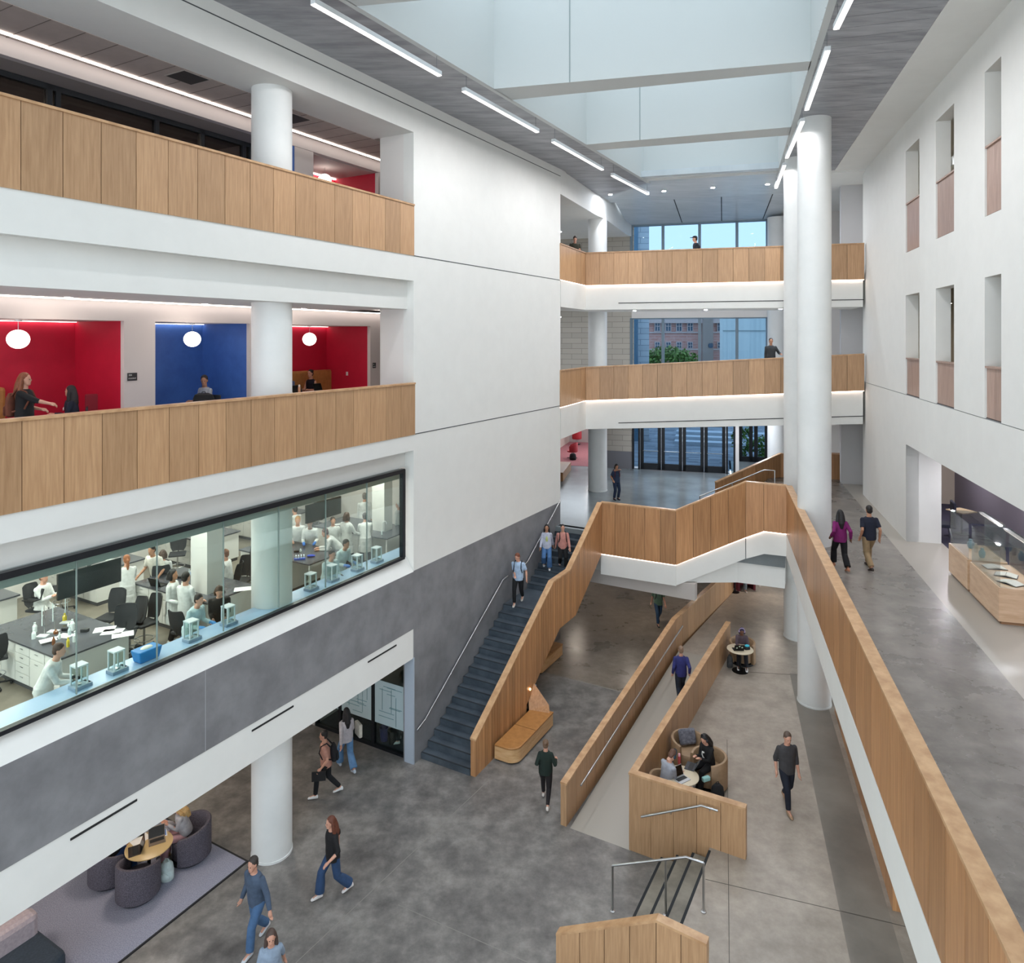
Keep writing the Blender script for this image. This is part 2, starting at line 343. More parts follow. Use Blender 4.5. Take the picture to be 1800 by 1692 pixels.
# ---- level 3 left: cove, dark windows, red nook
CEIL3 = noisy('ceiling_tile', '#b0a39b', '#b8aba3', 4, .8)
struct('ceiling', MB().fr(LP, AW, 3.29, -3.2, -1.4, 17.34, 17.42), CEIL3, 'brown-grey tiled ceiling over the top left balcony', 'ceiling')
m = MB()
for k in range(30): m.fr(LP, AW+k*.61, AW+k*.61+.012, -3.1, -1.4, 17.334, 17.342)
struct('trim_3', m, M('#6b6059', .8, name='tile_joint'), 'joints of the tiled ceiling over the top left balcony', 'ceiling joints')
struct('trim_3', MB().fr(LP, AW, 3.29, -3.1, -2.92, 17.0, 17.34), NW, 'white cove above the dark windows of the top left balcony', 'cove')
aw = l_at(480, -2.92)
struct('ceiling', MB().fr(LP, AW, aw, -3.8, -3.11, 17.0, 17.1), M('#a09690', .8, name='low_ceiling'), 'lower ceiling in front of the dark windows', 'ceiling')
n0, n1 = l_at(551, -2.92), l_at(665, -2.92)
m = MB().fr(LP, l_at(518, -2.92), n0, -3.05, -2.92, ZL3, 16.99).fr(LP, n1, 3.29, -3.05, -2.92, ZL3, 16.99)
struct('wall_left', m, NW, 'warm white wall around the red nook of the top balcony', 'wall')
struct('wall_left', MB().fr(LP, n0-.1, n1+.1, -4.9, -4.8, ZL3, 17), RED, 'back wall of the red nook on the top balcony', 'wall')
struct('wall_left', MB().fr(LP, n1, n1+.1, -4.8, -3.06, ZL3, 16.99), RED, 'side wall of the red nook on the top balcony', 'wall')
struct('ceiling', MB().fr(LP, n0, n1, -4.8, -3.06, 16.98, 17.08), M('#c9bdb9', .7), 'ceiling of the red nook on the top balcony', 'ceiling')
e = empty('cove_light', LP((n0+n1)/2, -4.75, 16.95), 0, 'thin light line along the back of the red nook on the top balcony', 'cove light')
kid(MB().fr(LP, n0+.02, n1-.02, -4.76, -4.70, 16.94, 16.975).build('diffuser', LED), e)
struct('wall_left', MB().fr(LP, l_at(518, -2.92)-.1, l_at(518, -2.92)-.001, -4.5, -2.93, ZL3, 16.99), BLUE, 'blue side wall beside the top balcony column', 'wall')
WO = -3.8
wd = empty('window_wall', LP(-8, WO, ZL3), 0, 'dark-framed windows behind the top left balustrade', 'window'); wd['kind'] = 'structure'
ed = [AW, l_at(-160, WO), l_at(86, WO), l_at(101, WO), l_at(275, WO), l_at(355, WO), l_at(428, WO), aw]
m = MB()
for e_ in ed[1:]: m.fr(LP, e_-.05, e_+.05, WO-.1, WO+.04, ZL3, 16.99)
m.fr(LP, AW, aw, WO-.1, WO+.04, 16.88, 16.995).fr(LP, AW, aw, WO-.1, WO+.04, ZL3, ZL3+.1)
kid(m.build('window_frame', M('#2b2d31', .5, name='graphite')), wd)
DKG = glassmat('dim_glass', '#c9c4bf', 1.2)
for i in range(len(ed)-1): kid(MB().fr(LP, ed[i]+.05, ed[i+1]-.05, WO-.04, WO-.02, ZL3+.1, 16.88).build('pane', DKG), wd)
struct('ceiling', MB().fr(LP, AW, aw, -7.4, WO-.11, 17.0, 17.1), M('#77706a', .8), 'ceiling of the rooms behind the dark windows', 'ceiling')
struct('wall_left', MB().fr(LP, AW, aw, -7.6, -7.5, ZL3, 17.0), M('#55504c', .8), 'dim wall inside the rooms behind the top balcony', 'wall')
for z, o, l in ((17.33, -2.7, 'top left balcony'), (12.495, -2.75, 'coloured nook balcony')):
    e = empty('linear_light', LP(-8, o, z-.02), 0, 'continuous light line in the ceiling of the %s' % l, 'linear light')
    kid(MB().fr(LP, AW, 3.2, o-.04, o+.04, z-.02, z-.002).build('diffuser', LED), e)
# ================================================================ atrium ceiling + skylight
def yx(p0, k, y): return p0[0]+k*(y-p0[1])
SLp, SRp = (5.74, 29.76), (11.05, 29.6)
kl, kr = .5605, .3065
def sl(y): return (yx(SLp, kl, y), y)
def sr(y): return (yx(SRp, kr, y), y)
def LW(y): p = L0; return (p.x+.561*(y-p.y), y)
def RW(y): return (R0.x+.294*(y-R0.y), y)
YN = -6
METB = noisy('metal_ceiling_far', '#c3cbd0', '#d3dade', .8, .25, detail=5, stretch=(1, 4, 1), lo=.3, hi=.7)  # lighter than the other metal ceiling, reflected window light put into the colour
def mcell(pts, label):
    return struct('ceiling', MB().poly(pts, ZC, ZC+.25), METALC, label, 'ceiling')
mcell([LW(YN), sl(YN), sl(29.9), (4.0, 33.9), (3.0, 33.9), LW(28)], 'grey metal plank ceiling left of the skylight')
mcell([sr(YN), (RW(YN)[0]-1.3, YN), (RW(29.4)[0]-1.15, 29.4), (13.6, 31.8), sr(28.5)], 'grey metal plank ceiling right of the skylight')
struct('ceiling', MB().poly([(RW(YN)[0]-1.3, YN), (RW(YN)[0]+.3, YN), (RW(29)[0]+3, 29), (RW(29)[0]+3, 31), (13.6, 31.8), (RW(29.4)[0]-1.15, 29.4)], ZC-.02, ZC+.3), WHITE, 'white ceiling strip along the right wall', 'ceiling')
far = [(3.0, 33.9), (3.9, 33.9), sl(29.9), sr(28.5), (13.6, 31.8), (12.7, 32.2), (5.55, 34.2)]
struct('ceiling', MB().poly([(4.6, 34.4), sl(29.6), sr(28.3), (14.6, 31.6)], ZC+.002, ZC+.252), METB, 'grey metal ceiling between skylight and window wall', 'ceiling')
# planks of the left strip
PLK = M('#9a9da1', .35, name='plank_edge')
m = MB()
for k in range(70):
    y = 3+k*.55; p0 = Vector((LW(y)[0]+.1, LW(y)[1], 0)); q = sl(y-.3*.0)
    a_ = LP(-18+k*.62, .35); b_ = LP(-18+k*.62, 3.0)
    if b_.x < sl(b_.y)[0] and b_.y < 33: m.add([(a_.x, a_.y, ZC-.004), (b_.x, b_.y, ZC-.004), (b_.x+.012, b_.y+.02, ZC-.004), (a_.x+.012, a_.y+.02, ZC-.004)], [(0, 1, 2, 3)])
struct('trim_4', m, PLK, 'fine joints of the metal ceiling left of the skylight', 'ceiling joints')
m = MB()
for k in range(75):
    a_ = RP(-32+k*.55, -1.3); xw = sr(a_.y)[0]+.1
    t_ = (a_.x-xw)/.9594*.98
    b_ = a_-RQ*t_
    if t_ > 0 and a_.y > YN+1 and a_.y < 31.5: m.add([(a_.x, a_.y, ZC-.004), (b_.x, b_.y, ZC-.004), (b_.x+.003, b_.y+.012, ZC-.004), (a_.x+.003, a_.y+.012, ZC-.004)], [(0, 1, 2, 3)])
struct('trim_4', m, M('#55585c', .5, name='plank_gap'), 'fine joints of the metal ceiling right of the skylight', 'ceiling joints')
# wells
SKYW = M('#c9cdcc', .6, name='skylight_plaster')
ZT = 20.9
def side(fn, y0, y1, w, label):
    s_ = -.02 if w > 0 else .02; p, q = (fn(y0)[0]+s_, y0), (fn(y1)[0]+s_, y1); w -= s_
    return struct('wall_skylight', MB().poly([p, q, (q[0]+w, q[1]), (p[0]+w, p[1])], ZC-.02, ZT), SKYW, label, 'skylight wall')
side(sl, YN, 30, -.14, 'left side wall of the skylight wells')
side(sr, YN, 28.9, .14, 'right side wall of the skylight wells')
def beam(yl0, yr0, yl1, yr1, label):
    return struct('beam', MB().poly([sl(yl0), sr(yr0), sr(yr1), sl(yl1)], ZC-.02, ZT), SKYW, label, 'skylight beam')
beam(12.6, 11.1, 14.0, 12.3, 'nearest white beam across the skylight')
beam(18.64, 16.77, 19.5, 17.35, 'middle white beam across the skylight')
beam(24.0, 22.0, 24.75, 22.9, 'farther white beam across the skylight')
beam(29.2, 27.8, 29.6, 28.2, 'last white beam closing the skylight')
beam(6.8, 5.6, 7.7, 6.4, 'white skylight beam above the camera')
struct('window_2', MB().poly([sl(YN), sr(YN), sr(28.6), sl(29.6)], ZT, ZT+.03), GLASSS, 'glass roof over the skylight wells', 'skylight')
JL = M('#8e9a9a', .7, name='plaster_joint')
for (x0, y0, x1, y1) in ((1015, 0, 1026, 140),):
    pass
for (f, k) in (((18.64, 16.77), .26), ((24.0, 22.0), .28)):
    p, q = Vector(sl(f[0])), Vector(sr(f[1])); c = p+(q-p)*k; n = Vector((-(q-p).y, (q-p).x)).normalized(); t = (q-p).normalized()*.012
    struct('trim_5', MB().poly([(c+t-n*.01), (c-t-n*.01), (c-t), (c+t)], ZC-.02, ZT), JL, 'thin joint on the %s skylight beam' % ('middle' if k < .27 else 'farther'), 'beam joint')
# ================================================================ linear pendants
def pend(x0, y0, x1, y1, zf, label, group):
    p = zp(x0, y0, zf) if False else None
    Y0 = F*(zf-EYE)/(HY-y0); Y1 = F*(zf-EYE)/(HY-y1)
    a = Vector(((x0-HX)*Y0/F, Y0, zf)); b = Vector(((x1-HX)*Y1/F, Y1, zf))
    e = empty('pendant_light', (a+b)/2, 0, label, 'pendant light', group)
    d = (b-a).normalized(); n = Vector((-d.y, d.x, 0))*.06
    hs = MB().poly([(a+n).xy, (b+n).xy, (b-n).xy, (a-n).xy], zf+.012, zf+.11).build('housing', M('#d5d8da', .4, name='aluminium_white')); kid(hs, e)
    ad = bpy.data.lights.new('lamp', 'AREA'); ad.shape = 'RECTANGLE'; ad.size = (b-a).length; ad.size_y = .1; ad.energy = 130; ad.color = lin('#fdfcff')[:3]
    ao_ = bpy.data.objects.new('lamp', ad); COL.objects.link(ao_); ao_.location = (a+b)/2-Vector((0, 0, .01)); ao_.rotation_euler.z = math.atan2(d.y, d.x)
    n2 = n*.85
    df = MB().poly([(a+n2).xy, (b+n2).xy, (b-n2).xy, (a-n2).xy], zf, zf+.012).build('diffuser', LED); kid(df, e)
    for q in (a+d*.12, b-d*.12):
        kid(MB().tube([q+Vector((0, 0, .1)), (q.x, q.y, ZC)], .006, 5).build('cable', M('#6e7174', .5)), e)
    return e
G1 = 'linear pendants left of the skylight'; G2_ = 'linear pendants right of the skylight'
for i, v in enumerate([(550, 8, 773, 134), (815, 161, 945, 233), (972, 250, 1059, 299), (1076, 309, 1139, 342)]):
    pend(*v, 17.85, 'white linear pendant left of the skylight, %s' % ('nearest and longest looking', 'second from the camera', 'third from the camera', 'farthest by the window wall')[i], G1)
for i, v in enumerate([(1495, 0, 1470, 52), (1455, 90, 1418, 194), (1411, 214, 1383, 278), (1379, 291, 1364, 331)]):
    pend(*v, 17.85, 'white linear pendant right of the skylight, %s' % ('nearest, cut by the top of the view', 'second from the camera', 'third from the camera, beside the columns', 'farthest and smallest')[i], G2_)
def pend3(p, q, label, g):
    pass
# ================================================================ columns
COLM = noisy('column_paint', '#dcdedc', '#e4e5e3', 1, .45)
def column(x, y, z0, z1, label, r=.46):
    m = MB().lathe((x, y, 0), [(r+.012, z0), (r+.012, z0+.05), (r, z0+.055), (r, z1)], 48)
    return struct('column', m, COLM, label, 'column', smooth=True)
cl = LP(*ao(Vector((-5.48, 16.1, 0))))
column(cl.x, cl.y, 0, 17.35, 'round white column beside the lounge carpet, rising through the left balconies', .445)
column(9.14, 21.33, ZPL, ZC, 'tall round white column nearest the corridor balustrade', .475)
column(10.52, 26.0, ZPL, ZC, 'tall round white column behind the nearest one', .475)
ya = 33.6; column((1050.5-HX)*ya/F, ya, ZLOB, 17.4, 'round white column in the lobby behind the left end of the footbridges', .445)
ya = 36.3; column((1367-HX)*ya/F, ya, ZLOB, 17.9, 'round white column against the window wall', .5)
# ================================================================ right wall
TZ = ZC
xs = [(1592, 1616), (1645, 1677), (1731, 1760)]
sl_b = [(r_at(a, 0), r_at(b, 0)) for a, b in xs]
extra = [(-16.6, -17.7)]
gap = sl_b[1][0]-sl_b[2][0]
sl_b += [(sl_b[2][0]-gap*1.0, sl_b[2][1]-gap*1.0), (sl_b[2][0]-2*gap, sl_b[2][1]-2*gap)]
JB = r_at(1592.6, 0)
B0 = -36
m = MB()
cuts = sorted([b for s in sl_b for b in s])
def wr(b0, b1, z0, z1): m.fr(RP, b0, b1, 0, .35, z0, z1)
prev = 0.0
for s1, s0 in [(max(s), min(s)) for s in sl_b]:
    wr(prev, s1, 9.98, TZ+.3); prev = s0
    wr(s1, s0, 17.4, TZ+.3); wr(s1, s0, 13.0, 14.3)
wr(prev, B0, 9.98, TZ+.3)
struct('wall_right', m, WHITE, 'white right wall with tall slot openings', 'wall')
m = MB(); wr(0, B0, 8.46, 9.96); wr(0, JB, ZCOR, 8.46); m.fr(RP, JB, JB+.02, .0, .955, ZCOR, 8.46)
struct('wall_right', m, WHITE, 'white lower band and pier of the right wall over the display cases', 'wall')
struct('trim_6', MB().fr(RP, B0, 0, .02, .3, 9.955, 9.985), M('#77797b', .8), 'shadow line above the lower band of the right wall', 'wall joint')
struct('wall_right', MB().fr(RP, JB+.021, JB+.6, .36, .955, ZCOR, 8.46), M('#cbc8c8', .6), 'pier between corridor wall and display alcove', 'wall')
struct('wall_right', MB().fr(RP, -.9, -.7, .36, 3.2, ZCOR, 8.46), M('#b7ab9b', .7), 'beige wall at the far end of the display alcove', 'wall')
struct('wall_right', MB().fr(RP, B0, -.9, 2.95, 3.15, ZCOR, 8.7), M('#77707a', .7), 'mauve grey wall behind the display cases', 'wall')
struct('ceiling', MB().fr(RP, B0, 0, .36, 4.8, 8.46, 8.7), WHITE2, 'ceiling of the display alcove', 'ceiling')
struct('wall_right', MB().fr(RP, B0, 0, 3.3, 3.5, 9.98, TZ), M('#cdc7b8', .7), 'cream wall seen deep inside the slot openings', 'wall')
struct('wall_right', MB().fr(RP, -.3, -.1, .36, 3.3, 9.98, TZ), M('#cdc7b8', .7), 'end wall of the passages behind the slots', 'wall')
struct('floor', MB().fr(RP, B0, 0, .36, 3.3, 9.9, 10.05), CONCR, 'floor behind the lower slot openings', 'floor')
struct('floor', MB().fr(RP, B0, 0, .36, 3.3, 14.5, 14.7), CONCR, 'floor behind the upper slot openings', 'floor')
SLW = noisy('pale_oak', '#9a7f72', '#b09486', 3, .4, detail=5, stretch=(9, 9, .5), rand=.1)
nn = ('farthest', 'middle', 'nearest visible', 'beyond the view', 'behind the camera')
for i, (s0, s1) in enumerate(sl_b):
    for z0, z1, lv_ in ((9.98, 11.1, 'lower'), (14.3, 15.8, 'upper')):
        e = empty('slot_balustrade', RP((s0+s1)/2, .1, z0), 0, 'narrow oak infill in the %s slot of the %s row' % (nn[i], lv_), 'balustrade', 'oak infills in the right wall slots')
        w = (s1-s0)/2
        for k in range(2): kid(MB().fr(RP, s0+w*k+.008, s0+w*(k+1)-.008, .04, .14, z0+.02, z1-.04).build('panel', SLW), e)
        kid(MB().fr(RP, s0, s1, .0, .18, z1-.04, z1).build('top_rail', SLW), e)
        for k_ in (0,): kid(MB().fr(RP, s0, s1, .03, .15, z0, z0+.02).build('base_strip', REVEAL), e)
# far end wall blocks right
struct('wall_right', MB().fr(RP, 2.0, 2.3, -.5, 3.6, 4.0, ZC), M('#c4c3c4', .6), 'grey white wall closing the corridor at its far end', 'wall')
struct('wall_right', MB().fr(RP, 0, 2.0, .35, .6, ZCOR, ZC), WHITE, 'return wall beside the corridor end', 'wall')
# ================================================================ corridor slab
cg = [zp(1382.4, 852.5, ZCOR+1.07), zp(1449.5, 991.5, ZCOR+1.07), zp(1618, 1300, ZCOR+1.07), zp(1767, 1654, ZCOR+1.07)]
dirc = (cg[3]-cg[0]).normalized(); cend = cg[3]+dirc*14
EXT = [cg[0], cend]
m = MB().poly([cg[0].xy, cend.xy, RP(B0, 6).xy, RP(5.5, 4.8).xy, FP(7.4, .0).xy, FP(7.4, 7.4).xy, zp(1382, 800, 6.57).xy], 4.07, 4.85)
CS = struct('slab', m, WHITE, 'white slab edge below the long corridor balustrade', 'slab')
struct('floor', MB().poly([(cg[0]+Vector((.1, 0, 0))).xy, (cend+Vector((.1, 0, 0))).xy, RP(-34, -.45).xy, RP(2.0, -.45).xy, (13.9, 31), zp(1382, 800, 6.57).xy], 4.85, ZCOR), CONCR, 'grey polished corridor floor behind the long balustrade', 'floor')
struct('floor', MB().fr(RP, B0, 2.0, -.45, 1.0, 4.86, ZCOR+.001), CONCE, 'pale polished strip of floor along the display alcove', 'floor')
struct('floor', MB().fr(RP, B0, 2.0, 1.0, 3.0, 4.86, ZCOR), noisy('navy_carpet', '#262336', '#3a3648', 30, .95), 'dark purple carpet behind the display cases', 'floor')
struct('floor', MB().poly([RP(2.0, -.45).xy, (13.9, 31), zp(1382, 800, 6.57).xy, FP(7.4, 5.5).xy, FP(11, 5), RP(4, 3)], 4.84, ZCOR-.001), CONCR, 'corridor floor turning towards the windows', 'floor')
# ================================================================ lobby slab
C1 = LP(*[9.28, 1.72]); C2 = zp(1188, 896.5, ZLOB+1.07); C3 = zp(1311, 846, ZCOR+1.07); C4 = cg[0]
N1 = Vector((.4893*.15, .8721*.15, 0)); N2 = Vector((-.15, .25, 0)); N3 = Vector((.05, .25, 0))
lob = [LP(8.95, -.2).xy, LP(8.95, 1.65).xy, (C1+N1-LN*.1).xy, (C2+N1).xy, (C3+N2).xy, (C4+N3).xy, FP(7.4, 7.6).xy, FP(7.4, 0).xy, FP(-1.45, 0).xy, FP(-9, 0).xy, LP(9.2, -6).xy]
struct('floor', MB().poly(lob, 3.6, ZLOB), CONCB, 'blue-grey polished lobby floor in front of the entrance doors', 'floor')
struct('slab', MB().poly([(C1+N1*1.3).xy, (C2+N1*1.3).xy, (C3+N2*1.3).xy, (C4+N3*1.3).xy, FP(7.4, 7.6).xy, FP(2, 4).xy, LP(10.5, -2).xy], 2.85, 3.6), WHITE, 'white slab below the lobby floor', 'slab')
# ================================================================ far end: window wall, stone wall, doors
STONE = brickmat('pale_stone_blocks', '#bdb7ab', '#b1aba0', '#8d877e', 1, 1.15, .30, .012, rot=math.atan(.294))
GP = M('#77777c', .5, name='grey_base_panel')
m = MB().fr(FP, -1.5, 0, -.3, 0, 5.4, 8.3).fr(FP, -9, 0, -.3, 0, 8.3, 17.9)
struct('wall_front', m, STONE, 'pale stone block wall left of the tall windows', 'wall')
struct('wall_front', MB().fr(FP, -1.5, -.02, -.31, .01, ZLOB, 5.4), GP, 'grey base below the stone block wall', 'wall')
struct('ceiling', MB().fr(FP, -9, -1.5, -.3, 9, 7.6, 8.0), WHITE2, 'ceiling over the pink carpet room entrance', 'ceiling')
PINK = noisy('pink_carpet', '#7b4549', '#8f5559', 20, .95)
struct('floor', MB().fr(FP, -9, -1.5, -9, .0, ZLOB-.4, ZLOB+.01), PINK, 'pink carpet in the room beyond the lobby column', 'floor')
struct('wall_front', MB().fr(FP, -9, -1.5, -9.2, -9, ZLOB, 8), M('#b8a9a6', .7), 'far wall of the pink carpet room', 'wall')
struct('wall_left', MB().fr(FP, -5.7, -5.5, -9, 2, ZLOB, 7.59), M('#b39c92', .7), 'warm grey side wall beside the pink carpet', 'wall')
struct('wall_right', MB().fr(FP, 7.5, 13, -.3, .0, 4, 18.2), WHITE2, 'white wall right of the tall windows', 'wall')
struct('wall_right', MB().fr(FP, 12.8, 13, 0, 9, 4, 18.2), WHITE2, 'white side wall far right behind the columns', 'wall')
# curtain wall
mu = [0]+[FP_u for FP_u in []]
def u_at(px, v=0):
    k = (px-HX)/F; b = W0-RD*v
    return (k*b.y-b.x)/(RQ.x-k*RQ.y)
MF = M('#6d7f8c', .4, .3, name='window_mullion')
for z0, z1, nmz in ((8.7, 12.8, 'middle'), (13.2, 17.93, 'top')):
    e = empty('window_1', FP(3.5, 0, z0), 0, 'tall gridded window of the %s level facing the brick building' % nmz, 'window'); e['kind'] = 'structure'
    us = [u_at(x) for x in (1110, 1165.3, 1229.7, 1295.4, 1349)]+[7.5]
    m = MB()
    for u in us: m.fr(FP, u-.075, u+.075, -.2, .05, z0, z1)
    m.fr(FP, us[0], us[-1], -.2, .05, z1-.06, z1+.04).fr(FP, us[0], us[-1], -.2, .05, z0-.05, z0+.05)
    kid(m.build('window_frame', MF), e)
    for i in range(len(us)-1): kid(MB().fr(FP, us[i]+.075, us[i+1]-.075, -.1, -.085, z0+.05, z1-.06).build('pane', GLASSW), e)
struct('slab', MB().fr(FP, -.1, 7.5, -.3, .06, 12.8, 13.2), WHITE2, 'white spandrel between the tall windows', 'spandrel')
struct('slab', MB().fr(FP, -.1, 7.5, -.3, .06, 7.6, 8.66), WHITE2, 'white spandrel above the entrance doors', 'spandrel')
# doors
us = [u_at(x) for x in (1125.3, 1162.3, 1199.5, 1237.6, 1275.8)]
ds = empty('entrance_frame', FP(2.5, 0, ZLOB), 0, 'black frame and side panes around the entrance doors', 'door frame'); ds['kind'] = 'structure'
m = MB(); ua, ub = u_at(1113), u_at(1291)
for u in [ua, us[0]-.06, us[4]+.06, ub]: m.fr(FP, u-.05, u+.05, -.15, .05, ZLOB, 7.6)
m.fr(FP, ua, ub, -.15, .05, 7.1, 7.6); kid(m.build('frame', M('#15191e', .4, .3, name='black_bronze')), ds)
for u0, u1 in ((ua, us[0]-.06), (us[4]+.06, ub)): kid(MB().fr(FP, u0+.05, u1-.05, -.06, -.045, ZLOB+.15, 7.1).build('pane', GLASSW), ds)
BB = M('#15191e', .4, .3)
for i in range(4):
    u0, u1 = us[i]+.01, us[i+1]-.01
    d = empty('door_1', FP((u0+u1)/2, 0, ZLOB), 0, 'black glazed entrance door, %s of the row of four' % ('leftmost', 'second from the left', 'third from the left', 'rightmost')[i], 'door', 'row of entrance doors'); d['kind'] = 'structure'
    m = MB()
    for w in (u0+.09, u1-.09): m.fr(FP, w-.09, w+.09, -.1, 0, ZLOB+.02, 7.08)
    m.fr(FP, u0, u1, -.1, 0, ZLOB+.02, ZLOB+.36).fr(FP, u0, u1, -.1, 0, 6.92, 7.08); kid(m.build('door_frame', BB), d)
    kid(MB().fr(FP, u0+.18, u1-.18, -.06, -.045, ZLOB+.36, 6.92).build('pane', GLASSW), d)
    kid(MB().tube([FP(u0+.15, .06, ZLOB+1.05), FP(u1-.15, .06, ZLOB+1.05)], .02, 8).build('push_bar', STEEL), d)
struct('wall_front', MB().fr(FP, ub+.05, u_at(1299), -.3, .05, ZLOB, 7.7), WHITE2, 'white pier right of the entrance doors', 'wall')
# second door deeper
v2 = -4.2
ua, ub = u_at(1299, v2), u_at(1350, v2)
d = empty('door_2', FP((ua+ub)/2, v2, ZLOB), 0, 'pair of black glazed doors set back beside a plant bed', 'door'); d['kind'] = 'structure'
m = MB()
for u in (ua+.08, (ua+ub)/2-.14, (ua+ub)/2+.14, ub-.08): m.fr(FP, u-.1, u+.1, v2-.1, v2, ZLOB, 7.6)
m.fr(FP, ua, ub, v2-.1, v2, ZLOB, ZLOB+.3).fr(FP, ua, ub, v2-.1, v2, 7.2, 7.6); kid(m.build('door_frame', BB), d)
kid(MB().fr(FP, ua+.1, ub-.1, v2-.06, v2-.045, ZLOB+.3, 7.2).build('pane', GLASSW), d)
struct('floor', MB().fr(FP, 5.2, 8.2, v2, 0, 4.0, ZLOB), CONCB, 'blue-grey vestibule floor behind the white pier', 'floor')
struct('wall_right', MB().fr(FP, ub, ub+.2, v2, 0, ZLOB, 7.8), WHITE2, 'white side wall of the vestibule', 'wall')
struct('ceiling', MB().fr(FP, -1.5, 13, 0, 8, 8.2, 8.3).fr(FP, 5, 8.4, v2-.1, 0, 7.65, 7.7), WHITE2, 'white ceiling over the lobby', 'ceiling')
# ceiling of far zone: sloping metal down to window head + L3 left soffit
fa, fb = FP(-.5, 5.2, ZC), FP(7.6, 5.2, ZC)
struct('ceiling', MB().hexa([FP(-.3, 0, 17.95), FP(7.6, 0, 17.95), FP(7.6, 5.0, ZC+.01), FP(-.3, 5.0, ZC+.01)], [FP(-.3, 0, 18.2), FP(7.6, 0, 18.2), FP(7.6, 5.0, ZC+.26), FP(-.3, 5.0, ZC+.26)]), METB, 'metal ceiling sloping down to the window head', 'ceiling')
struct('ceiling', MB().fr(FP, -2.6, 7.6, 5.0, 10.2, ZC+.004, ZC+.24), METB, 'flat metal ceiling over the top footbridge', 'ceiling')
struct('ceiling', MB().fr(FP, 7.6, 13, -.3, 9.2, ZC-.1, ZC+.2), WHITE, 'white ceiling behind the columns', 'ceiling')
sp = [LP(A1, 0), Vector((3.72, 32, 0)), Vector((4.5, 33.6, 0)), Vector((6.2, 38.3, 0))]
struct('ceiling', MB().poly([p.xy for p in sp]+[FP(-.1, 0).xy, FP(-9, 0).xy, LP(A1-1, -9).xy, LP(A1-1, -.3).xy], 17.33, ZC+.3), WHITE, 'white dropped ceiling over the left end of the top footbridge', 'ceiling')
for i, p in enumerate([FP(1.3, 3.6), FP(3.6, 3.6), FP(6.0, 3.6)]):
    q0 = Vector((p.x, p.y, ZC-.0)); d_ = RD*2.4
for i, (x0, y0, x1, y1) in enumerate([(1185, 349, 1199, 389), (1268, 345, 1268.5, 385), (1358, 339, 1341, 381)]):
    k0, k1 = (x0-HX)/F, (x1-HX)/F
    u0, u1 = u_at(x0, 4.9), u_at(x1, .1)
    m = MB().hexa([FP(u0-.02, 4.95, ZC-.004), FP(u0+.02, 4.95, ZC-.004), FP(u1+.02, .12, 17.95), FP(u1-.02, .12, 17.95)][::-1], [FP(u0-.02, 4.95, ZC+.02), FP(u0+.02, 4.95, ZC+.02), FP(u1+.02, .12, 17.98), FP(u1-.02, .12, 17.98)][::-1])
    struct('trim_7', m, M('#1d2226', .7), 'black joint in the sloping metal ceiling, %s' % ('left', 'middle', 'right')[i], 'ceiling joint')
for i, (x, y) in enumerate([(1073, 341), (1167, 335), (1253, 329), (1349, 323)]):
    Y = F*(ZC-EYE)/(HY-y); p = Vector(((x-HX)*Y/F, Y, ZC))
    e = empty('downlight', p, 0, 'small round downlight before the window wall, %s' % ('leftmost', 'second from the left', 'third from the left', 'rightmost')[i], 'downlight', 'downlights before the window wall')
    kid(MB().lathe(p, [(.11, -.015), (.11, 0)], 16).build('trim_ring', WHITE2), e); kid(MB().lathe(p, [(.085, -.02), (.085, -.016)], 16).build('lens', emis('downlight_lens', '#fff4e0', 25)), e)
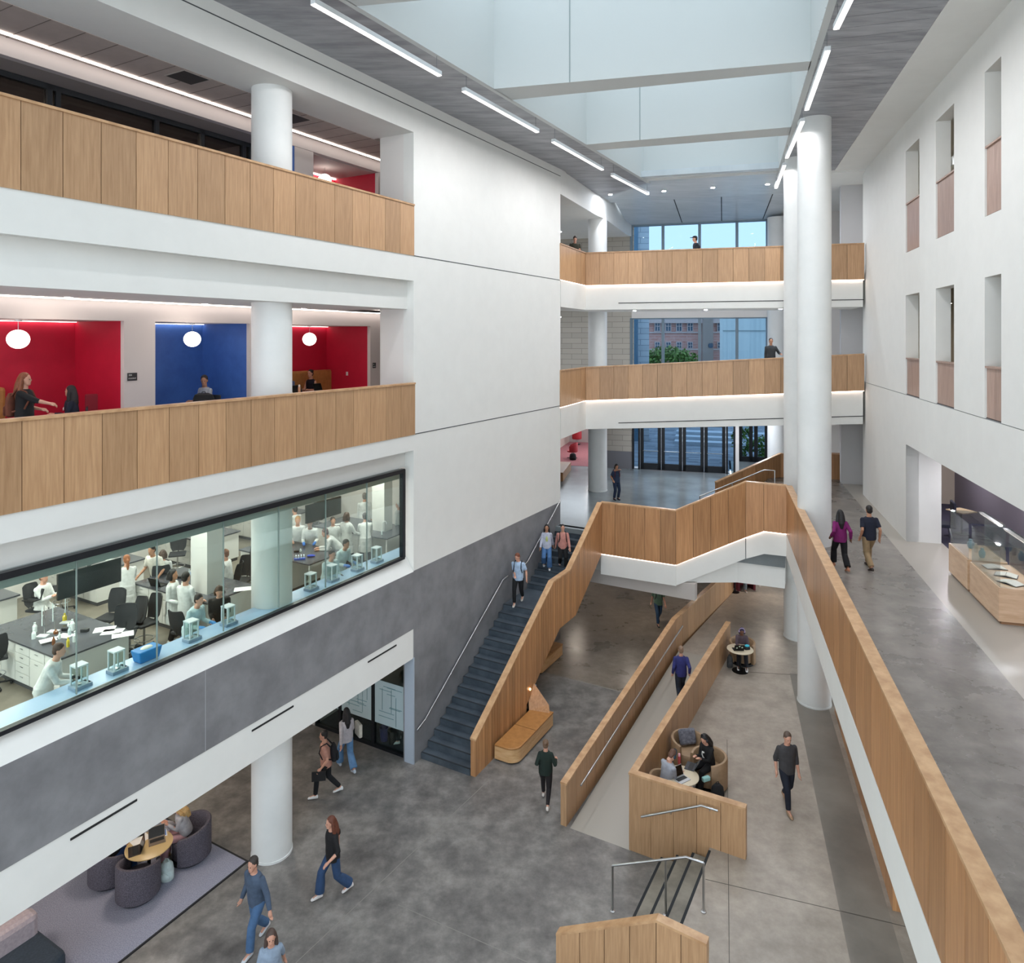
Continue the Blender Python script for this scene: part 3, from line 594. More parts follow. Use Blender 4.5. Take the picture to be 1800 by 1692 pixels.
# ================================================================ balustrades
def balustrade(name, pts, label, group=None, panel=.625, thick=.12, side=1, mat=None, cap=True, capw=.17, end=True):
    """pts: (x, y, ztop, zbottom) along the outer face; wall thickness goes to `side` (left of travel = +1)."""
    mat = mat or OAK
    e = empty(name, (pts[0][0], pts[0][1], pts[0][3]), 0, label, 'balustrade', group)
    V = [Vector((p[0], p[1], 0)) for p in pts]; n = len(V)
    nor = []
    for i in range(n-1):
        d = (V[i+1]-V[i]).normalized(); nor.append(Vector((-d.y, d.x, 0))*side)
    off = []
    for i in range(n):
        if i == 0: off.append(nor[0])
        elif i == n-1: off.append(nor[-1])
        else:
            b = (nor[i-1]+nor[i]).normalized(); off.append(b/max(.4, b.dot(nor[i])))
    for i in range(n-1):
        ln = (V[i+1]-V[i]).length; k = max(1, round(ln/panel))
        for j in range(k):
            t0, t1 = j/k, (j+1)/k; g = .006/ln
            def at(t, w, top):
                q = V[i].lerp(V[i+1], t)+off[i].lerp(off[i+1], t)*w
                z = (pts[i][2]*(1-t)+pts[i+1][2]*t-.045) if top else (pts[i][3]*(1-t)+pts[i+1][3]*t)
                return Vector((q.x, q.y, z))
            ta, tb = t0+(g if j or i else 0), t1-(g if j < k-1 or i < n-2 else 0)
            b = [at(ta, 0, 0), at(tb, 0, 0), at(tb, thick, 0), at(ta, thick, 0)]; t = [at(ta, 0, 1), at(tb, 0, 1), at(tb, thick, 1), at(ta, thick, 1)]
            if side < 0: b, t = b[::-1], t[::-1]
            kid(MB().hexa(b, t).build('panel', mat), e)
    rr_ = []
    for i in range(n):
        a, b = V[i]+off[i]*.02, V[i]+off[i]*(thick-.02)
        if i == 0: d_ = (V[1]-V[0]).normalized()*.03; a, b = a+d_, b+d_
        if i == n-1: d_ = (V[-2]-V[-1]).normalized()*.03; a, b = a+d_, b+d_
        rr_.append([(a.x, a.y, pts[i][3]+.012), (b.x, b.y, pts[i][3]+.012), (b.x, b.y, pts[i][2]-.05), (a.x, a.y, pts[i][2]-.05)])
    kid(MB().ring(rr_).build('core', REVEAL), e)
    rings = []; o0 = -(capw-thick)/2; o1 = thick+(capw-thick)/2
    for i in range(n):
        a, b = V[i]+off[i]*o0, V[i]+off[i]*o1; z = pts[i][2]
        rings.append([(a.x, a.y, z-.045), (b.x, b.y, z-.045), (b.x, b.y, z), (a.x, a.y, z)])
    if cap: kid(MB().ring(rings).build('top_rail', OAKCAP), e)
    return e
def bl(a, o, zt, zb): p = LP(a, o); return (p.x, p.y, zt, zb)
balustrade('oak_balustrade', [bl(AW, 0.02, 15.37, 13.96), bl(-.0, .02, 15.37, 13.96)], 'long oak balustrade of the top left balcony', side=1)
balustrade('oak_balustrade', [bl(AW, 0.02, 10.48, 9.05), bl(.04, .02, 10.48, 9.05)], 'long oak balustrade below the red and blue nooks', side=1)
# bridges
B3 = [zp(1029.5, 443.6, 15.4)]
def zu(px, py, z): Y = F*(z-EYE)/(HY-py); return Vector(((px-HX)*Y/F, Y, z))
b3l, b3r = zu(1029.5, 443.6, 15.4), zu(1460, 425.5, 15.4)
dB = Vector((.9594, -.2821, 0)); b3r = b3l+dB*11.4
e0 = LP(A1-.05, .03); 
b3 = [e0, b3l, b3l+dB*10.95]
def rr(p, zt, zb): return (p.x, p.y, zt, zb)
balustrade('oak_balustrade', [rr(e0, 15.4, 13.98), rr(b3l, 15.4, 13.98), rr(b3[2], 15.4, 13.98)], 'oak balustrade of the upper footbridge', side=1)
balustrade('oak_balustrade', [rr(e0, 10.45, 9.0), rr(b3l, 10.45, 9.0), rr(b3[2], 11.1, 9.66)], 'gently rising oak balustrade of the lower footbridge', side=1)
def bridge(z0, z1, z0r, z1r, fz, label, zf=None):
    m = MB(); a, b, c = e0+Vector((.02, .12, 0)), b3l+Vector((.02, .1, 0)), b3[2]+Vector((0, .1, 0))
    back = [c+RD*2.6, b+RD*2.6, LP(A1-.2, -3.0)+Vector((0, 0, 0))]
    zs0 = [z0, z0, z0r, z0r, z0, z0]; zs1 = [z1, z1, z1r, z1r, z1, z1]; P = [a, b, c]+back
    m.hexa([(p.x, p.y, z) for p, z in zip(P, zs0)], [(p.x, p.y, z) for p, z in zip(P, zs1)])
    return struct('slab', m, WHITE, label, 'footbridge slab')
bridge(12.92, 14.35, 12.92, 14.35, 0, 'white slab of the upper footbridge')
bridge(7.75, 9.4, 8.35, 10.03, 0, 'white rising slab of the lower footbridge')
def strip(p, q, z0, z1, label, w=.05):
    d = (q-p).normalized(); n = Vector((-d.y, d.x, 0))
    e = empty('cove_light', ((p+q)/2).xy.to_3d()+Vector((0, 0, (z0+z1)/2)), 0, label, 'cove light')
    a, b, c, f = p+n*.02, q+n*.02, q+n*.09, p+n*.09
    kid(MB().hexa([(a.x, a.y, z0-.018), (b.x, b.y, z1-.018), (c.x, c.y, z1-.018), (f.x, f.y, z0-.018)], [(a.x, a.y, z0-.002), (b.x, b.y, z1-.002), (c.x, c.y, z1-.002), (f.x, f.y, z0-.002)]).build('diffuser', LEDW), e)
strip(b3l, b3[2], 13.98, 13.98, 'warm light line under the upper footbridge balustrade')
strip(e0, b3l, 13.98, 13.98, 'warm light line under the upper footbridge, short angled part')
strip(b3l, b3[2], 9.0, 9.66, 'warm light line under the lower footbridge balustrade')
strip(e0, b3l, 9.0, 9.0, 'warm light line under the lower footbridge, short angled part')
for z0, z1, l in ((13.2, 13.2, 'upper'), (8.07, 8.66, 'lower')):
    a, b = b3l+dB*1.4-RD*-.085, b3[2]+RD*.085
    tag(MB().hexa([(a.x, a.y, z0-.015), (b.x, b.y, z1-.015), (b.x+.05, b.y+.1, z1-.015), (a.x+.05, a.y+.1, z0-.015)], [(a.x, a.y, z0+.015), (b.x, b.y, z1+.015), (b.x+.05, b.y+.1, z1+.015), (a.x+.05, a.y+.1, z0+.015)]).build('slot_vent', lv), 'long thin black slot vent in the %s footbridge edge' % l, 'vent')
# ---- central guard: stairs, lobby edge, corridor
GD = 1.63
sg_top = [(.35, 1.0), (5.08, 3.8), (6.37, 3.8), (9.22, 5.52)]
botp = [(.3, 0), (3.2, .0), (3.25, .62), (4.71, 1.58), (5.58, 2.08), (6.87, 2.08), (9.22, 3.56)]
def interp(tab, x):
    for (x0, y0), (x1, y1) in zip(tab, tab[1:]):
        if x0 <= x <= x1: return y0+(y1-y0)*(x-x0)/(x1-x0)
    return tab[0][1] if x < tab[0][0] else tab[-1][1]
brk = sorted(set([.35, 3.2, 3.25, 4.71, 5.08, 5.58, 6.37, 6.87, 9.22]))
pts = [(LP(a, GD+.15).x, LP(a, GD+.15).y, interp(sg_top, a), interp(botp, a)) for a in brk]
balustrade('stair_balustrade', pts, 'oak balustrade climbing beside the dark main stairs', panel=.17, thick=.15, mat=OAKD, capw=.19, side=1)
pz = [(C1.x, C1.y, 5.52, 3.57), (C2.x, C2.y, 5.52, 3.55)]
c3b = zp(1347.6, 925.8, 4.87)
mid = C3.lerp(C4, .45)
pz += [(C3.x, C3.y, 6.57, 4.57), (mid.x, mid.y, 6.57, 4.87), (C4.x, C4.y, 6.57, 4.87)]
balustrade('lobby_balustrade', pz, 'folded oak balustrade along the lobby edge and up to the corridor', panel=.6, thick=.15, mat=OAKD, side=1)
pc = [(C4.x, C4.y, 6.57, 4.87), (cg[1].x, cg[1].y, 6.57, 4.87), (cend.x, cend.y, 6.57, 4.87)]
balustrade('corridor_balustrade', pc, 'long oak balustrade of the right corridor running towards the camera', panel=.62, thick=.15, mat=OAKD, side=1, capw=.22)
# fascia below central guard
def fascia(P, label):
    m = MB()
    for (p, z0, z1), (q, w0, w1) in zip(P, P[1:]):
        d = (q-p).normalized(); n = Vector((-d.y, d.x, 0))
        a, b, c, f = p+n*.06, q+n*.06, q+n*.3, p+n*.3
        m.hexa([(a.x, a.y, z0), (b.x, b.y, w0), (c.x, c.y, w0), (f.x, f.y, z0)], [(a.x, a.y, z1), (b.x, b.y, w1), (c.x, c.y, w1), (f.x, f.y, z1)])
    return struct('slab_edge', m, WHITE, label, 'fascia')
fascia([(C1, 2.79, 3.9), (C2, 2.79, 3.9), (C3, 3.79, 4.9), (mid, 4.05, 5.2), (C4, 4.07, 5.2)], 'folded white fascia below the lobby balustrade')
fascia([(C4, 4.07, 5.2), (cend, 4.07, 5.2)], 'white fascia below the long corridor balustrade')
strip(C1, C2, 3.56, 3.55, 'warm light line under the lobby balustrade')
strip(C2, C3, 3.56, 4.56, 'warm light line under the rising lobby balustrade')
strip(C3, mid, 4.56, 4.86, 'short warm light line near the corridor corner')
strip(mid, C4, 4.87, 4.87, 'warm light line under the balustrade at the corridor corner')
# bulkheads
struct('beam', MB().poly([LP(9.6, 1.0).xy, LP(9.6, 5.2).xy, LP(9.9, 5.2).xy, LP(9.9, 1.0).xy], 2.32, 2.9), M('#b8b2ad', .7), 'grey white bulkhead below the lobby slab', 'beam')
struct('beam', MB().poly([(C3+Vector((-.6, .9, 0))).xy, (C4+Vector((.3, .8, 0))).xy, (C4+Vector((.3, 1.3, 0))).xy, (C3+Vector((-.6, 1.5, 0))).xy], 2.9, 4.1), M('#c3c1c0', .7), 'grey bulkhead below the corridor corner', 'beam')
# ---- ramp and platform guards
balustrade('ramp_balustrade', [bl(-.2, 4.70, 1.03, 0), bl(8.98, 4.70, 1.80, .0), (far_l.x, far_l.y, 1.78, 0)], 'oak balustrade left of the ramp', panel=.62, thick=.15, mat=OAK, side=-1 if False else 1)
balustrade('platform_balustrade', [bl(9.7, 6.27, 1.77, .4), bl(-.19, 6.27, 1.77, 0), bl(-.19, 8.85, 1.79, .0)], 'oak balustrade right of the ramp, turning round the seating corner', panel=.55, thick=.15, mat=OAK, side=1)
pA = zp(1158, 1605, 1.77); pB = zp(1245.6, 1642.6, 1.77); a_, o_ = ao(pA)
a2, o2 = ao(pB)
balustrade('step_balustrade', [bl(a_, 6.19, .76, 0), bl(a_, o_, 1.77, 0), bl(a_, o2, 1.72, .0)], 'short oak balustrade closing the near side of the low steps', panel=.5, thick=.15, mat=OAK, side=-1)
# wood wall below corridor
w0, w1 = zp(1569, 1600, ZPL), zp(1467, 1250, ZPL)
w0b = w0+(w1-w0).normalized()*0
pw = [(w1.x, w1.y, 3.1, ZPL), (w0.x, w0.y, 3.1, ZPL)]
balustrade('oak_screen', pw, 'oak panelled screen standing under the corridor balcony', panel=.6, thick=.14, mat=OAKD, side=1)
# ---- main stairs
stt = empty('main_stairs', LP(2.5, .8, 0), 0, 'dark slate main stairs with a landing between grey wall and oak balustrade', 'stairs')
m = MB(); n1 = MB(); r1 = 2.8/16; t1 = 4.55/15; s_a = .32
def stairpoly(a0, z0, nr, r, t, run_end):
    for i in range(nr):
        a_s = a0+i*t; a_e = a0+(i+1)*t if i < nr-1 else run_end
        zt = z0+(i+1)*r; zb = max(0 if z0 == 0 else z0-.5+i*r-.1, zt-r-.35) if (z0 or i > 1) else 0
        m.fr(LP, a_s, a_e+.02, .02, GD-.01, zb, zt)
        n1.fr(LP, a_s-.004, a_s+.045, .02, GD-.01, zt-.002, zt+.004)
stairpoly(s_a, 0, 16, r1, t1, 6.62)
stairpoly(6.6, 2.8, 10, (ZLOB-2.8)/10, .28, 9.3)
kid(m.build('treads', STAIR), stt); kid(n1.build('nosing', M('#20252a', .7)), stt)
def handrail(pts, label, r=.024, wall=None, posts=(), name='handrail', nb=0):
    e = empty(name, pts[0], 0, label, 'handrail')
    kid(MB().tube(pts, r, 10).build('rail', STEEL, smooth=True), e)
    if wall:
        P = [Vector(p) for p in pts]; tot = len(P)-1
        for s in range(tot):
            k = max(1, round((P[s+1]-P[s]).length/1.3))
            for j in range(k):
                q = P[s].lerp(P[s+1], (j+.5)/k); kid(MB().tube([q, q-Vector((0, 0, .06)), q-Vector((0, 0, .06))+Vector(wall)], .009, 6).build('bracket', STEEL), e)
    for (p, zb) in posts:
        kid(MB().tube([p, (p[0], p[1], zb)], r*.9, 10).build('post', STEEL), e); kid(MB().lathe((p[0], p[1], zb), [(.055, 0), (.055, .012), (.03, .02)], 20).build('foot', STEEL), e)
    return e
hz = lambda a: interp([(s_a, 1.0), (s_a+4.55, 3.72), (6.4, 3.72), (9.1, 5.4)], a)
handrail([LP(.05, .08, .93), LP(s_a+.1, .08, 1.05), LP(4.75, .08, 3.65), LP(5.1, .08, 3.68)], 'steel handrail on the grey wall beside the lower flight', wall=-LN*.07)
handrail([LP(6.2, .08, 3.72), LP(6.5, .08, 3.78), LP(9.2, .08, 5.4)], 'steel handrail on the grey wall beside the upper flight', wall=-LN*.07)
handrail([LP(.1, 4.95, .9), LP(8.9, 4.95, 1.62)], 'steel handrail on the ramp side of the oak balustrade', wall=-LN*.09)
hA, hB, hC = LP(-.3, 6.6, .93), LP(-.3, 7.95, 1.62), LP(-.3, 8.3, 1.62)
handrail([hA, hB, hC], 'bent steel handrail on the platform balustrade above the low steps', wall=LD*.1)
q1, q3 = zp(1076.7, 1600.7, 0), zp(1236.7, 1601.6, ZPL); q2 = q1.lerp(q3, .6); q2.z = 0
pk = q1.lerp(q3, .82)
handrail([(q1.x, q1.y, .93), (pk.x, pk.y, 1.63), (q3.x, q3.y, 1.63)], 'free-standing steel handrail on three posts in the low steps', posts=[((q1.x, q1.y, .93), .0), ((q2.x, q2.y, 1.42), .35), ((q3.x, q3.y, 1.63), ZPL)])
# lobby-corridor steps with back guard
bg = [zp(1256.7, 845.9, 5.52), zp(1370, 795.7, 6.57), zp(1384, 796.5, 6.57)]
balustrade('lobby_balustrade', [(bg[0].x, bg[0].y, 5.52, ZLOB), (bg[1].x, bg[1].y, 6.57, ZLOB), (bg[1].x+1.2, bg[1].y-.3, 6.57, ZLOB)], 'rising oak balustrade behind the lobby steps', panel=.62, thick=.12, mat=OAKD, side=-1)
ls = empty('lobby_steps', (9, 28, ZLOB), 0, 'few steps between lobby and corridor behind the folded balustrade', 'steps')
m = MB(); D1 = Vector((C2.x+.2, C2.y+.25, 0)); D2 = Vector((bg[0].x, bg[0].y, 0)); E1 = Vector((C3.x+.1, C3.y+.3, 0)); E2 = Vector((bg[1].x, bg[1].y, 0))
for i in range(6):
    t = i/6; a, b = D1.lerp(E1, t), D2.lerp(E2, t)
    m.hexa([(a.x, a.y, ZLOB), (E1.x, E1.y, ZLOB), (E2.x, E2.y, ZLOB), (b.x, b.y, ZLOB)], [(v.x, v.y, ZLOB+(i+1)*(ZCOR-ZLOB)/6-.001) for v in (a, E1, E2, b)])
kid(m.build('treads', CONCR), ls)
m = MB().poly([E1.xy, (C4+Vector((.5, .2, 0))).xy, (13.9, 31), E2.xy], ZLOB, ZCOR-.002); struct('floor', m, CONCR, 'landing floor at the top of the lobby steps', 'floor')
h1, h2, h3 = zp(1230, 872, 5.35), zp(1344, 825.6, 6.4), zp(1361.8, 826.8, 6.4)
handrail([h1, h2, h3, (h3.x, h3.y, 5.6)], 'pale steel handrail rising along the lobby steps', posts=[((h1.x, h1.y, 5.35), ZLOB), ((h1.lerp(h2, .5).x, h1.lerp(h2, .5).y, 5.87), ZLOB+.45)])
# walls enclosing under-lobby space and behind camera
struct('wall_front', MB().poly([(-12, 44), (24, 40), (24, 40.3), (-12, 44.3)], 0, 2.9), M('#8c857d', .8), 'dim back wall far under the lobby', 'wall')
struct('wall_left', MB().fr(LP, 4.7, 19, -9.2, -9, 0, 18.5), WHITE2, 'outer wall of the left wing beyond the stairs', 'wall')
struct('roof', MB().fr(LP, AW, 18.5, -9.4, -.2, ZC+.31, ZC+.5), WHITE2, 'roof over the left wing', 'roof')
struct('roof', MB().fr(RP, B0, 8, .2, 6, ZC+.3, ZC+.5), WHITE2, 'roof over the right wing', 'roof')
# ================================================================ people
PENDING = []
SKIN = {'l': noisy('skin_light', '#c08d76', '#cc9a83', 8, .55), 'm': noisy('skin_tan', '#a5755a', '#b38468', 8, .55), 'd': noisy('skin_brown', '#6b4632', '#7a5340', 8, .55)}
CLO = {}
def cloth(col):
    if col not in CLO: CLO[col] = noisy('cloth_'+col.strip('#'), col, '#'+''.join('%02x' % max(0, int(int(col[i:i+2], 16)*.78)) for i in (1, 3, 5)), 9, .85, detail=4, lo=.4, hi=.9)
    return CLO[col]
def ik(a, b, l1, l2, pole):
    d = b-a; D = d.length; mx = (l1+l2)*.995
    if D > mx: b = a+d*(mx/D); d = b-a; D = mx
    x = (l1*l1-l2*l2+D*D)/(2*D); hgt = math.sqrt(max(0, l1*l1-x*x)); u = d.normalized()
    p = (pole-u*pole.dot(u))
    p = p.normalized() if p.length > 1e-5 else Vector((0, 1, 0))
    return a+u*x+p*hgt, b
def remesh(o, vox, sm=3):
    r = o.modifiers.new('r', 'REMESH'); r.mode = 'VOXEL'; r.voxel_size = vox; r.use_smooth_shade = True
    if sm: s = o.modifiers.new('s', 'SMOOTH'); s.factor = .5; s.iterations = sm
    PENDING.append(o)
def flush():
    dg = bpy.context.evaluated_depsgraph_get(); L = []
    for o in PENDING: L.append((o, bpy.data.meshes.new_from_object(o.evaluated_get(dg))))
    for o, me in L:
        old = o.data; o.modifiers.clear(); me.name = old.name; mats = list(old.materials)
        o.data = me
        if not me.materials and mats: me.materials.append(mats[0])
        bpy.data.meshes.remove(old)
    PENDING.clear()
def person(loc, face, label, h=1.7, skin='l', hair=('short', '#2a1d16'), top=('#444444', 'long'), bottom=('#22242a', .0), shoe='#e8e8e8', pose='stand',
           fem=False, lean=0, headp=0, heady=0, hl=None, hr=None, fl=None, fr=None, seat=.45, vox=.010, group=None, coat=None, pel=None, curl=.5, eyes=True, hem=None, cat='person', dz=0):
    """face: heading vector or degrees (0 = away from the camera, +90 = left)."""
    k = h/1.75; loc = Vector(loc)
    rz = math.radians(face) if not isinstance(face, (tuple, Vector)) else math.atan2(face[1], face[0])-math.pi/2
    P = Vector
    # defaults per pose
    pelv = P((0, 0, .93*k))
    FL, FR = P((-.10, 0, .08)), P((.10, 0, .08)); HL, HR = P((-.23, .06, .80*k)), P((.23, .06, .80*k))
    if pose == 'walk': FL, FR = P((-.08, .27, .09)), P((.08, -.34, .14)); HL, HR = P((-.23, -.20, .84*k)), P((.23, .24, .88*k)); pelv.z = .90*k
    if pose == 'walk2': FL, FR = P((-.08, -.34, .14)), P((.08, .27, .09)); HL, HR = P((-.23, .24, .88*k)), P((.23, -.20, .84*k)); pelv.z = .90*k
    if pose == 'sit': pelv = P((0, 0, seat+.10)); FL, FR = P((-.13, .46, .08)), P((.13, .42, .08)); HL, HR = P((-.14, .36, seat+.28)), P((.14, .36, seat+.28)); lean = lean or 6
    if pose == 'work': lean = lean or 14; HL, HR = P((-.16, .42, 1.0)), P((.16, .42, 1.0))
    if pel: pelv = P(pel)
    if hl: HL = P(hl)
    if hr: HR = P(hr)
    if fl: FL = P(fl)
    if fr: FR = P(fr)
    T = Matrix.Rotation(-math.radians(lean), 3, 'X'); H = Matrix.Rotation(math.radians(heady), 3, 'Z') @ Matrix.Rotation(-math.radians(lean*.4+headp), 3, 'X')
    tp = lambda x, y, z: pelv+T@P((x*k, y*k, z*k))
    sw = .152 if fem else .178; hw = .165 if fem else .155
    prof = [(-.07, hw*.75, .09), (0, hw, .115), (.07, hw*.97, .112), (.17, .122 if fem else .14, .092), (.30, .145 if fem else .165, .108), (.40, .150 if fem else .178, .105), (.47, .125 if fem else .145, .082), (.52, .06, .06), (.60, .054, .056)]
    def rings(pr, inf, a=0, b=99, n=16):
        out = []
        for z, w_, d_ in pr:
            if a <= z <= b:
                out.append([tp((w_+inf)*math.cos(2*math.pi*i/n), (d_+inf)*math.sin(2*math.pi*i/n)+.01, z) for i in range(n)])
        return out
    neck = tp(0, 0, .58); hc = neck+H@P((0, .025*k, .115*k))
    hd = lambda x, y, z: hc+H@P((x*k, y*k, z*k))
    shl, shr = tp(-sw, 0, .435), tp(sw, 0, .435)
    el, HL = ik(shl, HL, .285*k, .255*k, P((-.22, -.9, -.4))); er, HR = ik(shr, HR, .285*k, .255*k, P((.22, -.9, -.4)))
    hil, hir = pelv+P((-.09*k, 0, -.02)), pelv+P((.09*k, 0, -.02))
    kl_, FL = ik(hil, FL, .43*k, .43*k, P((-.05, 1, .25))); kr_, FR = ik(hir, FR, .43*k, .43*k, P((.05, 1, .25)))
    b = MB(); b.ring(rings(prof, 0))
    b.tube([neck+H@P((0, -.01, -.05)), neck+H@P((0, 0, .03))], .052*k, 12)
    hr_ = []
    for z, w_, y0, y1 in ((-.115, .025, .03, .075), (-.10, .045, .0, .088), (-.06, .06, -.05, .088), (-.01, .071, -.088, .09), (.04, .074, -.10, .088), (.08, .066, -.092, .07), (.11, .042, -.06, .04), (.122, .01, -.02, .0)):
        hr_.append([hd(w_*math.cos(2*math.pi*i/14), (y0+y1)/2+(y1-y0)/2*math.sin(2*math.pi*i/14), z) for i in range(14)])
    b.ring(hr_)
    b.ell(hd(0, .095, -.02), (.012*k, .018*k, .022*k), 8, 6, H); b.ell(hd(0, .086, -.062), (.022*k, .012*k, .008*k), 8, 6, H)
    for s in (-1, 1): b.ell(hd(.076*s, -.005, -.01), (.009*k, .02*k, .03*k), 8, 6, H)
    hands = []
    for sh, e, w_, s in ((shl, el, HL, -1), (shr, er, HR, 1)):
        b.ell(sh-P((sh.x*.05, 0, .01)), (.045*k,)*3, 10, 6)
        b.tube([sh, sh.lerp(e, .5), e, e.lerp(w_, .35), w_], [.043*k, .043*k, .038*k, .039*k, .027*k], 10)
        d = (w_-e).normalized(); side = d.cross(P((0, 0, 1)));
        if side.length < .3: side = P((0, 1, 0))
        side.normalize(); nrm = side.cross(d).normalized()
        if abs(d.z) > .75: side, nrm = P((0, 1, 0))-d*d.y, P((1, 0, 0)); side.normalize(); nrm = d.cross(side).normalized()*(-s if abs(d.z) > .75 else 1)
        pc = w_+d*.05*k
        b.tube([w_, w_+d*.03*k, w_+d*.085*k], [.027*k, .034*k, .033*k], 8)
        for f in range(4):
            st = w_+d*.085*k+side*(f-1.5)*.019*k; ln = (.062, .075, .078, .060)[f]*k
            m1 = st+d*ln*.5*(1-.2*curl)+nrm*(-.5*curl*ln*.5); m2 = m1+(d*(1-curl)-nrm*curl).normalized()*ln*.5
            b.tube([st-d*.02, st, m1, m2], [.0098*k, .0098*k, .009*k, .0075*k], 6)
        th = w_+d*.025*k+side*.03*k*(1 if s < 0 else 1)
        b.tube([w_+d*.02*k, th+side*.012*k, th+side*.022*k+d*.03*k-nrm*.012*k, th+side*.018*k+d*.058*k-nrm*.022*k], [.014*k, .012*k, .0105*k, .009*k], 6)
    for hp, kn, an in ((hil, kl_, FL), (hir, kr_, FR)):
        b.tube([hp, hp.lerp(kn, .4), kn, kn.lerp(an, .35), an], [.085*k, .078*k, .055*k, .056*k, .036*k], 12)
        sh_ = (an-kn).normalized(); fw = P((0, 1, 0)); tilt = -.35 if an.z > .13 else -.06
        toe = an+P((0, .15*k, -.045 if an.z < .13 else -.085))
        b.tube([an+P((0, -.05, -.03)), an+P((0, .03, -.02)), toe], [.033*k, .036*k, .026*k], 8)
    o = b.build('person', SKIN[skin]); remesh(o, vox, 2)
    o.location = loc+P((0, 0, dz)); o.rotation_euler.z = rz
    tag(o, label, cat, group)
    def child(mb, nm_, mat, vx=None, sm=3):
        c = mb.build(nm_, mat, smooth=not vx); c.parent = o
        if vx: remesh(c, vx, sm)
        return c
    cv = max(.012, vox)
    # trousers
    m = MB(); fl_ = bottom[1]; p2 = [q for q in prof if q[0] < .12]+[(.13, prof[3][1]+.008, .10)]
    m.ring(rings(p2, .016))
    for hp, kn, an in ((hil, kl_, FL), (hir, kr_, FR)):
        e_ = an+(kn-an).normalized()*.03
        m.tube([hp, hp.lerp(kn, .4), kn, kn.lerp(e_, .5), e_], [.10*k, .096*k, (.072+fl_*.3)*k, (.066+fl_*.7)*k, (.056+fl_)*k], 14)
    child(m, 'skirt' if False else 'trousers', cloth(bottom[0]), cv)
    # top
    m = MB(); inf = .026 if top[1] != 'slim' else .012
    hz0 = -.10 if hem is None else hem
    pt = [(hz0, hw*.98, .122), (0, hw*1.02, .122), (.10, hw*.96+.01, .12), (.2, .15, .112), (.30, .158 if fem else .172, .112), (.40, .152 if fem else .178, .107), (.47, .128 if fem else .148, .086), (.515, .06, .062)]
    if pose == 'sit': pt = pt[1:]
    m.ring(rings(pt, inf, -9))
    sl_ = {'long': .96, 'short': .0, 'slim': 0, 'elbow': .3, 'none': -1}.get(top[1], .96)
    for sh, e, w_ in ((shl, el, HL), (shr, er, HR)):
        if sl_ < 0: continue
        m.ell(sh, (.064*k,)*3, 10, 6)
        if sl_ == 0: m.tube([sh, sh.lerp(e, .75)], [.061*k, .062*k], 12)
        else: m.tube([sh, e, e.lerp(w_, sl_*.5), e.lerp(w_, sl_)], [.062*k, .055*k, .05*k, .042*k], 12)
    if coat and pose != 'sit':
        n = 18; dn = P((0, 0, -1)); c0 = pelv
        rr_ = []
        mid = (kl_+kr_)/2
        for t, w_, d_ in ((-.05, .185, .145), (.25, .205, .165), (.5*coat, .22, .175), (coat, .235, .185)):
            c = c0+P((0, (mid.y-c0.y)*max(0, t)*.9, -t*k))
            rr_.append([c+P((w_*k*math.cos(2*math.pi*i/n), d_*k*math.sin(2*math.pi*i/n), 0)) for i in range(n)])
        m.ring(rr_)
    elif coat:
        for hp, kn in ((hil, kl_), (hir, kr_)): m.tube([hp, hp.lerp(kn, .85)], [.125*k, .10*k], 12)
    child(m, 'lab_coat' if coat else 'shirt', cloth(top[0]), cv)
    for an in (FL, FR):
        up_ = an.z > .13; m = MB(); z0 = an.z-.08; drop = .05 if up_ else 0
        sec = [(-.075, .028, .07, 0), (-.05, .04, .10, 0), (.0, .042, .105, 0), (.06, .045, .085, drop*.4), (.13, .046, .062, drop*.8), (.18, .036, .045, drop), (.195, .015, .03, drop)]
        rr_ = []
        for y, w_, t, dp in sec:
            c = P((an.x, an.y+y*k, z0-dp)); rr_.append([c+P((-w_, 0, .002)), c+P((w_, 0, .002)), c+P((w_, 0, t*.5)), c+P((w_*.6, 0, t)), c+P((-w_*.6, 0, t)), c+P((-w_, 0, t*.5))])
        c_ = child(m.ring(rr_), 'shoe', M(shoe, .6)); sb = c_.modifiers.new('s', 'SUBSURF'); sb.levels = sb.render_levels = 1
    # hair
    st_, hcv = hair
    if st_ != 'none':
        m = MB(); hm = noisy('hair_'+hcv.strip('#'), hcv, '#'+''.join('%02x' % min(255, int(int(hcv[i:i+2], 16)*1.35)+4) for i in (1, 3, 5)), 40, .6, detail=3, stretch=(3, 3, .4)) if ('h', hcv) not in MC else MC[('h', hcv)]
        MC[('h', hcv)] = hm
        m.ell(hd(0, -.022, .045), (.084*k, .098*k, .09*k), 14, 10, H); m.ell(hd(0, -.055, -.01), (.078*k, .06*k, .085*k), 12, 8, H)
        if st_ == 'bun': m.ell(hd(0, -.12, .07), (.042*k,)*3, 10, 8)
        if st_ == 'pony': m.tube([hd(0, -.10, .05), hd(0, -.15, 0), hd(0, -.15, -.14), hd(0, -.13, -.26)], [.02, .04*k, .038*k, .015*k], 10)
        if st_ == 'long':
            for s in (-1, 1): m.tube([hd(.06*s, -.02, .06), hd(.085*s, -.03, -.06), hd(.09*s, -.05, -.20), hd(.08*s, -.06, -.34)], [.03, .038*k, .045*k, .02*k], 10)
            m.tube([hd(0, -.08, .04), hd(0, -.105, -.10), hd(0, -.12, -.25), hd(0, -.12, -.40)], [.05, .075*k, .085*k, .045*k], 12)
        if st_ == 'bob':
            for s in (-1, 1): m.tube([hd(.06*s, -.02, .06), hd(.085*s, -.02, -.04), hd(.085*s, -.02, -.13)], [.03, .038*k, .028*k], 10)
            m.tube([hd(0, -.08, .04), hd(0, -.10, -.12)], [.06, .075*k], 12)
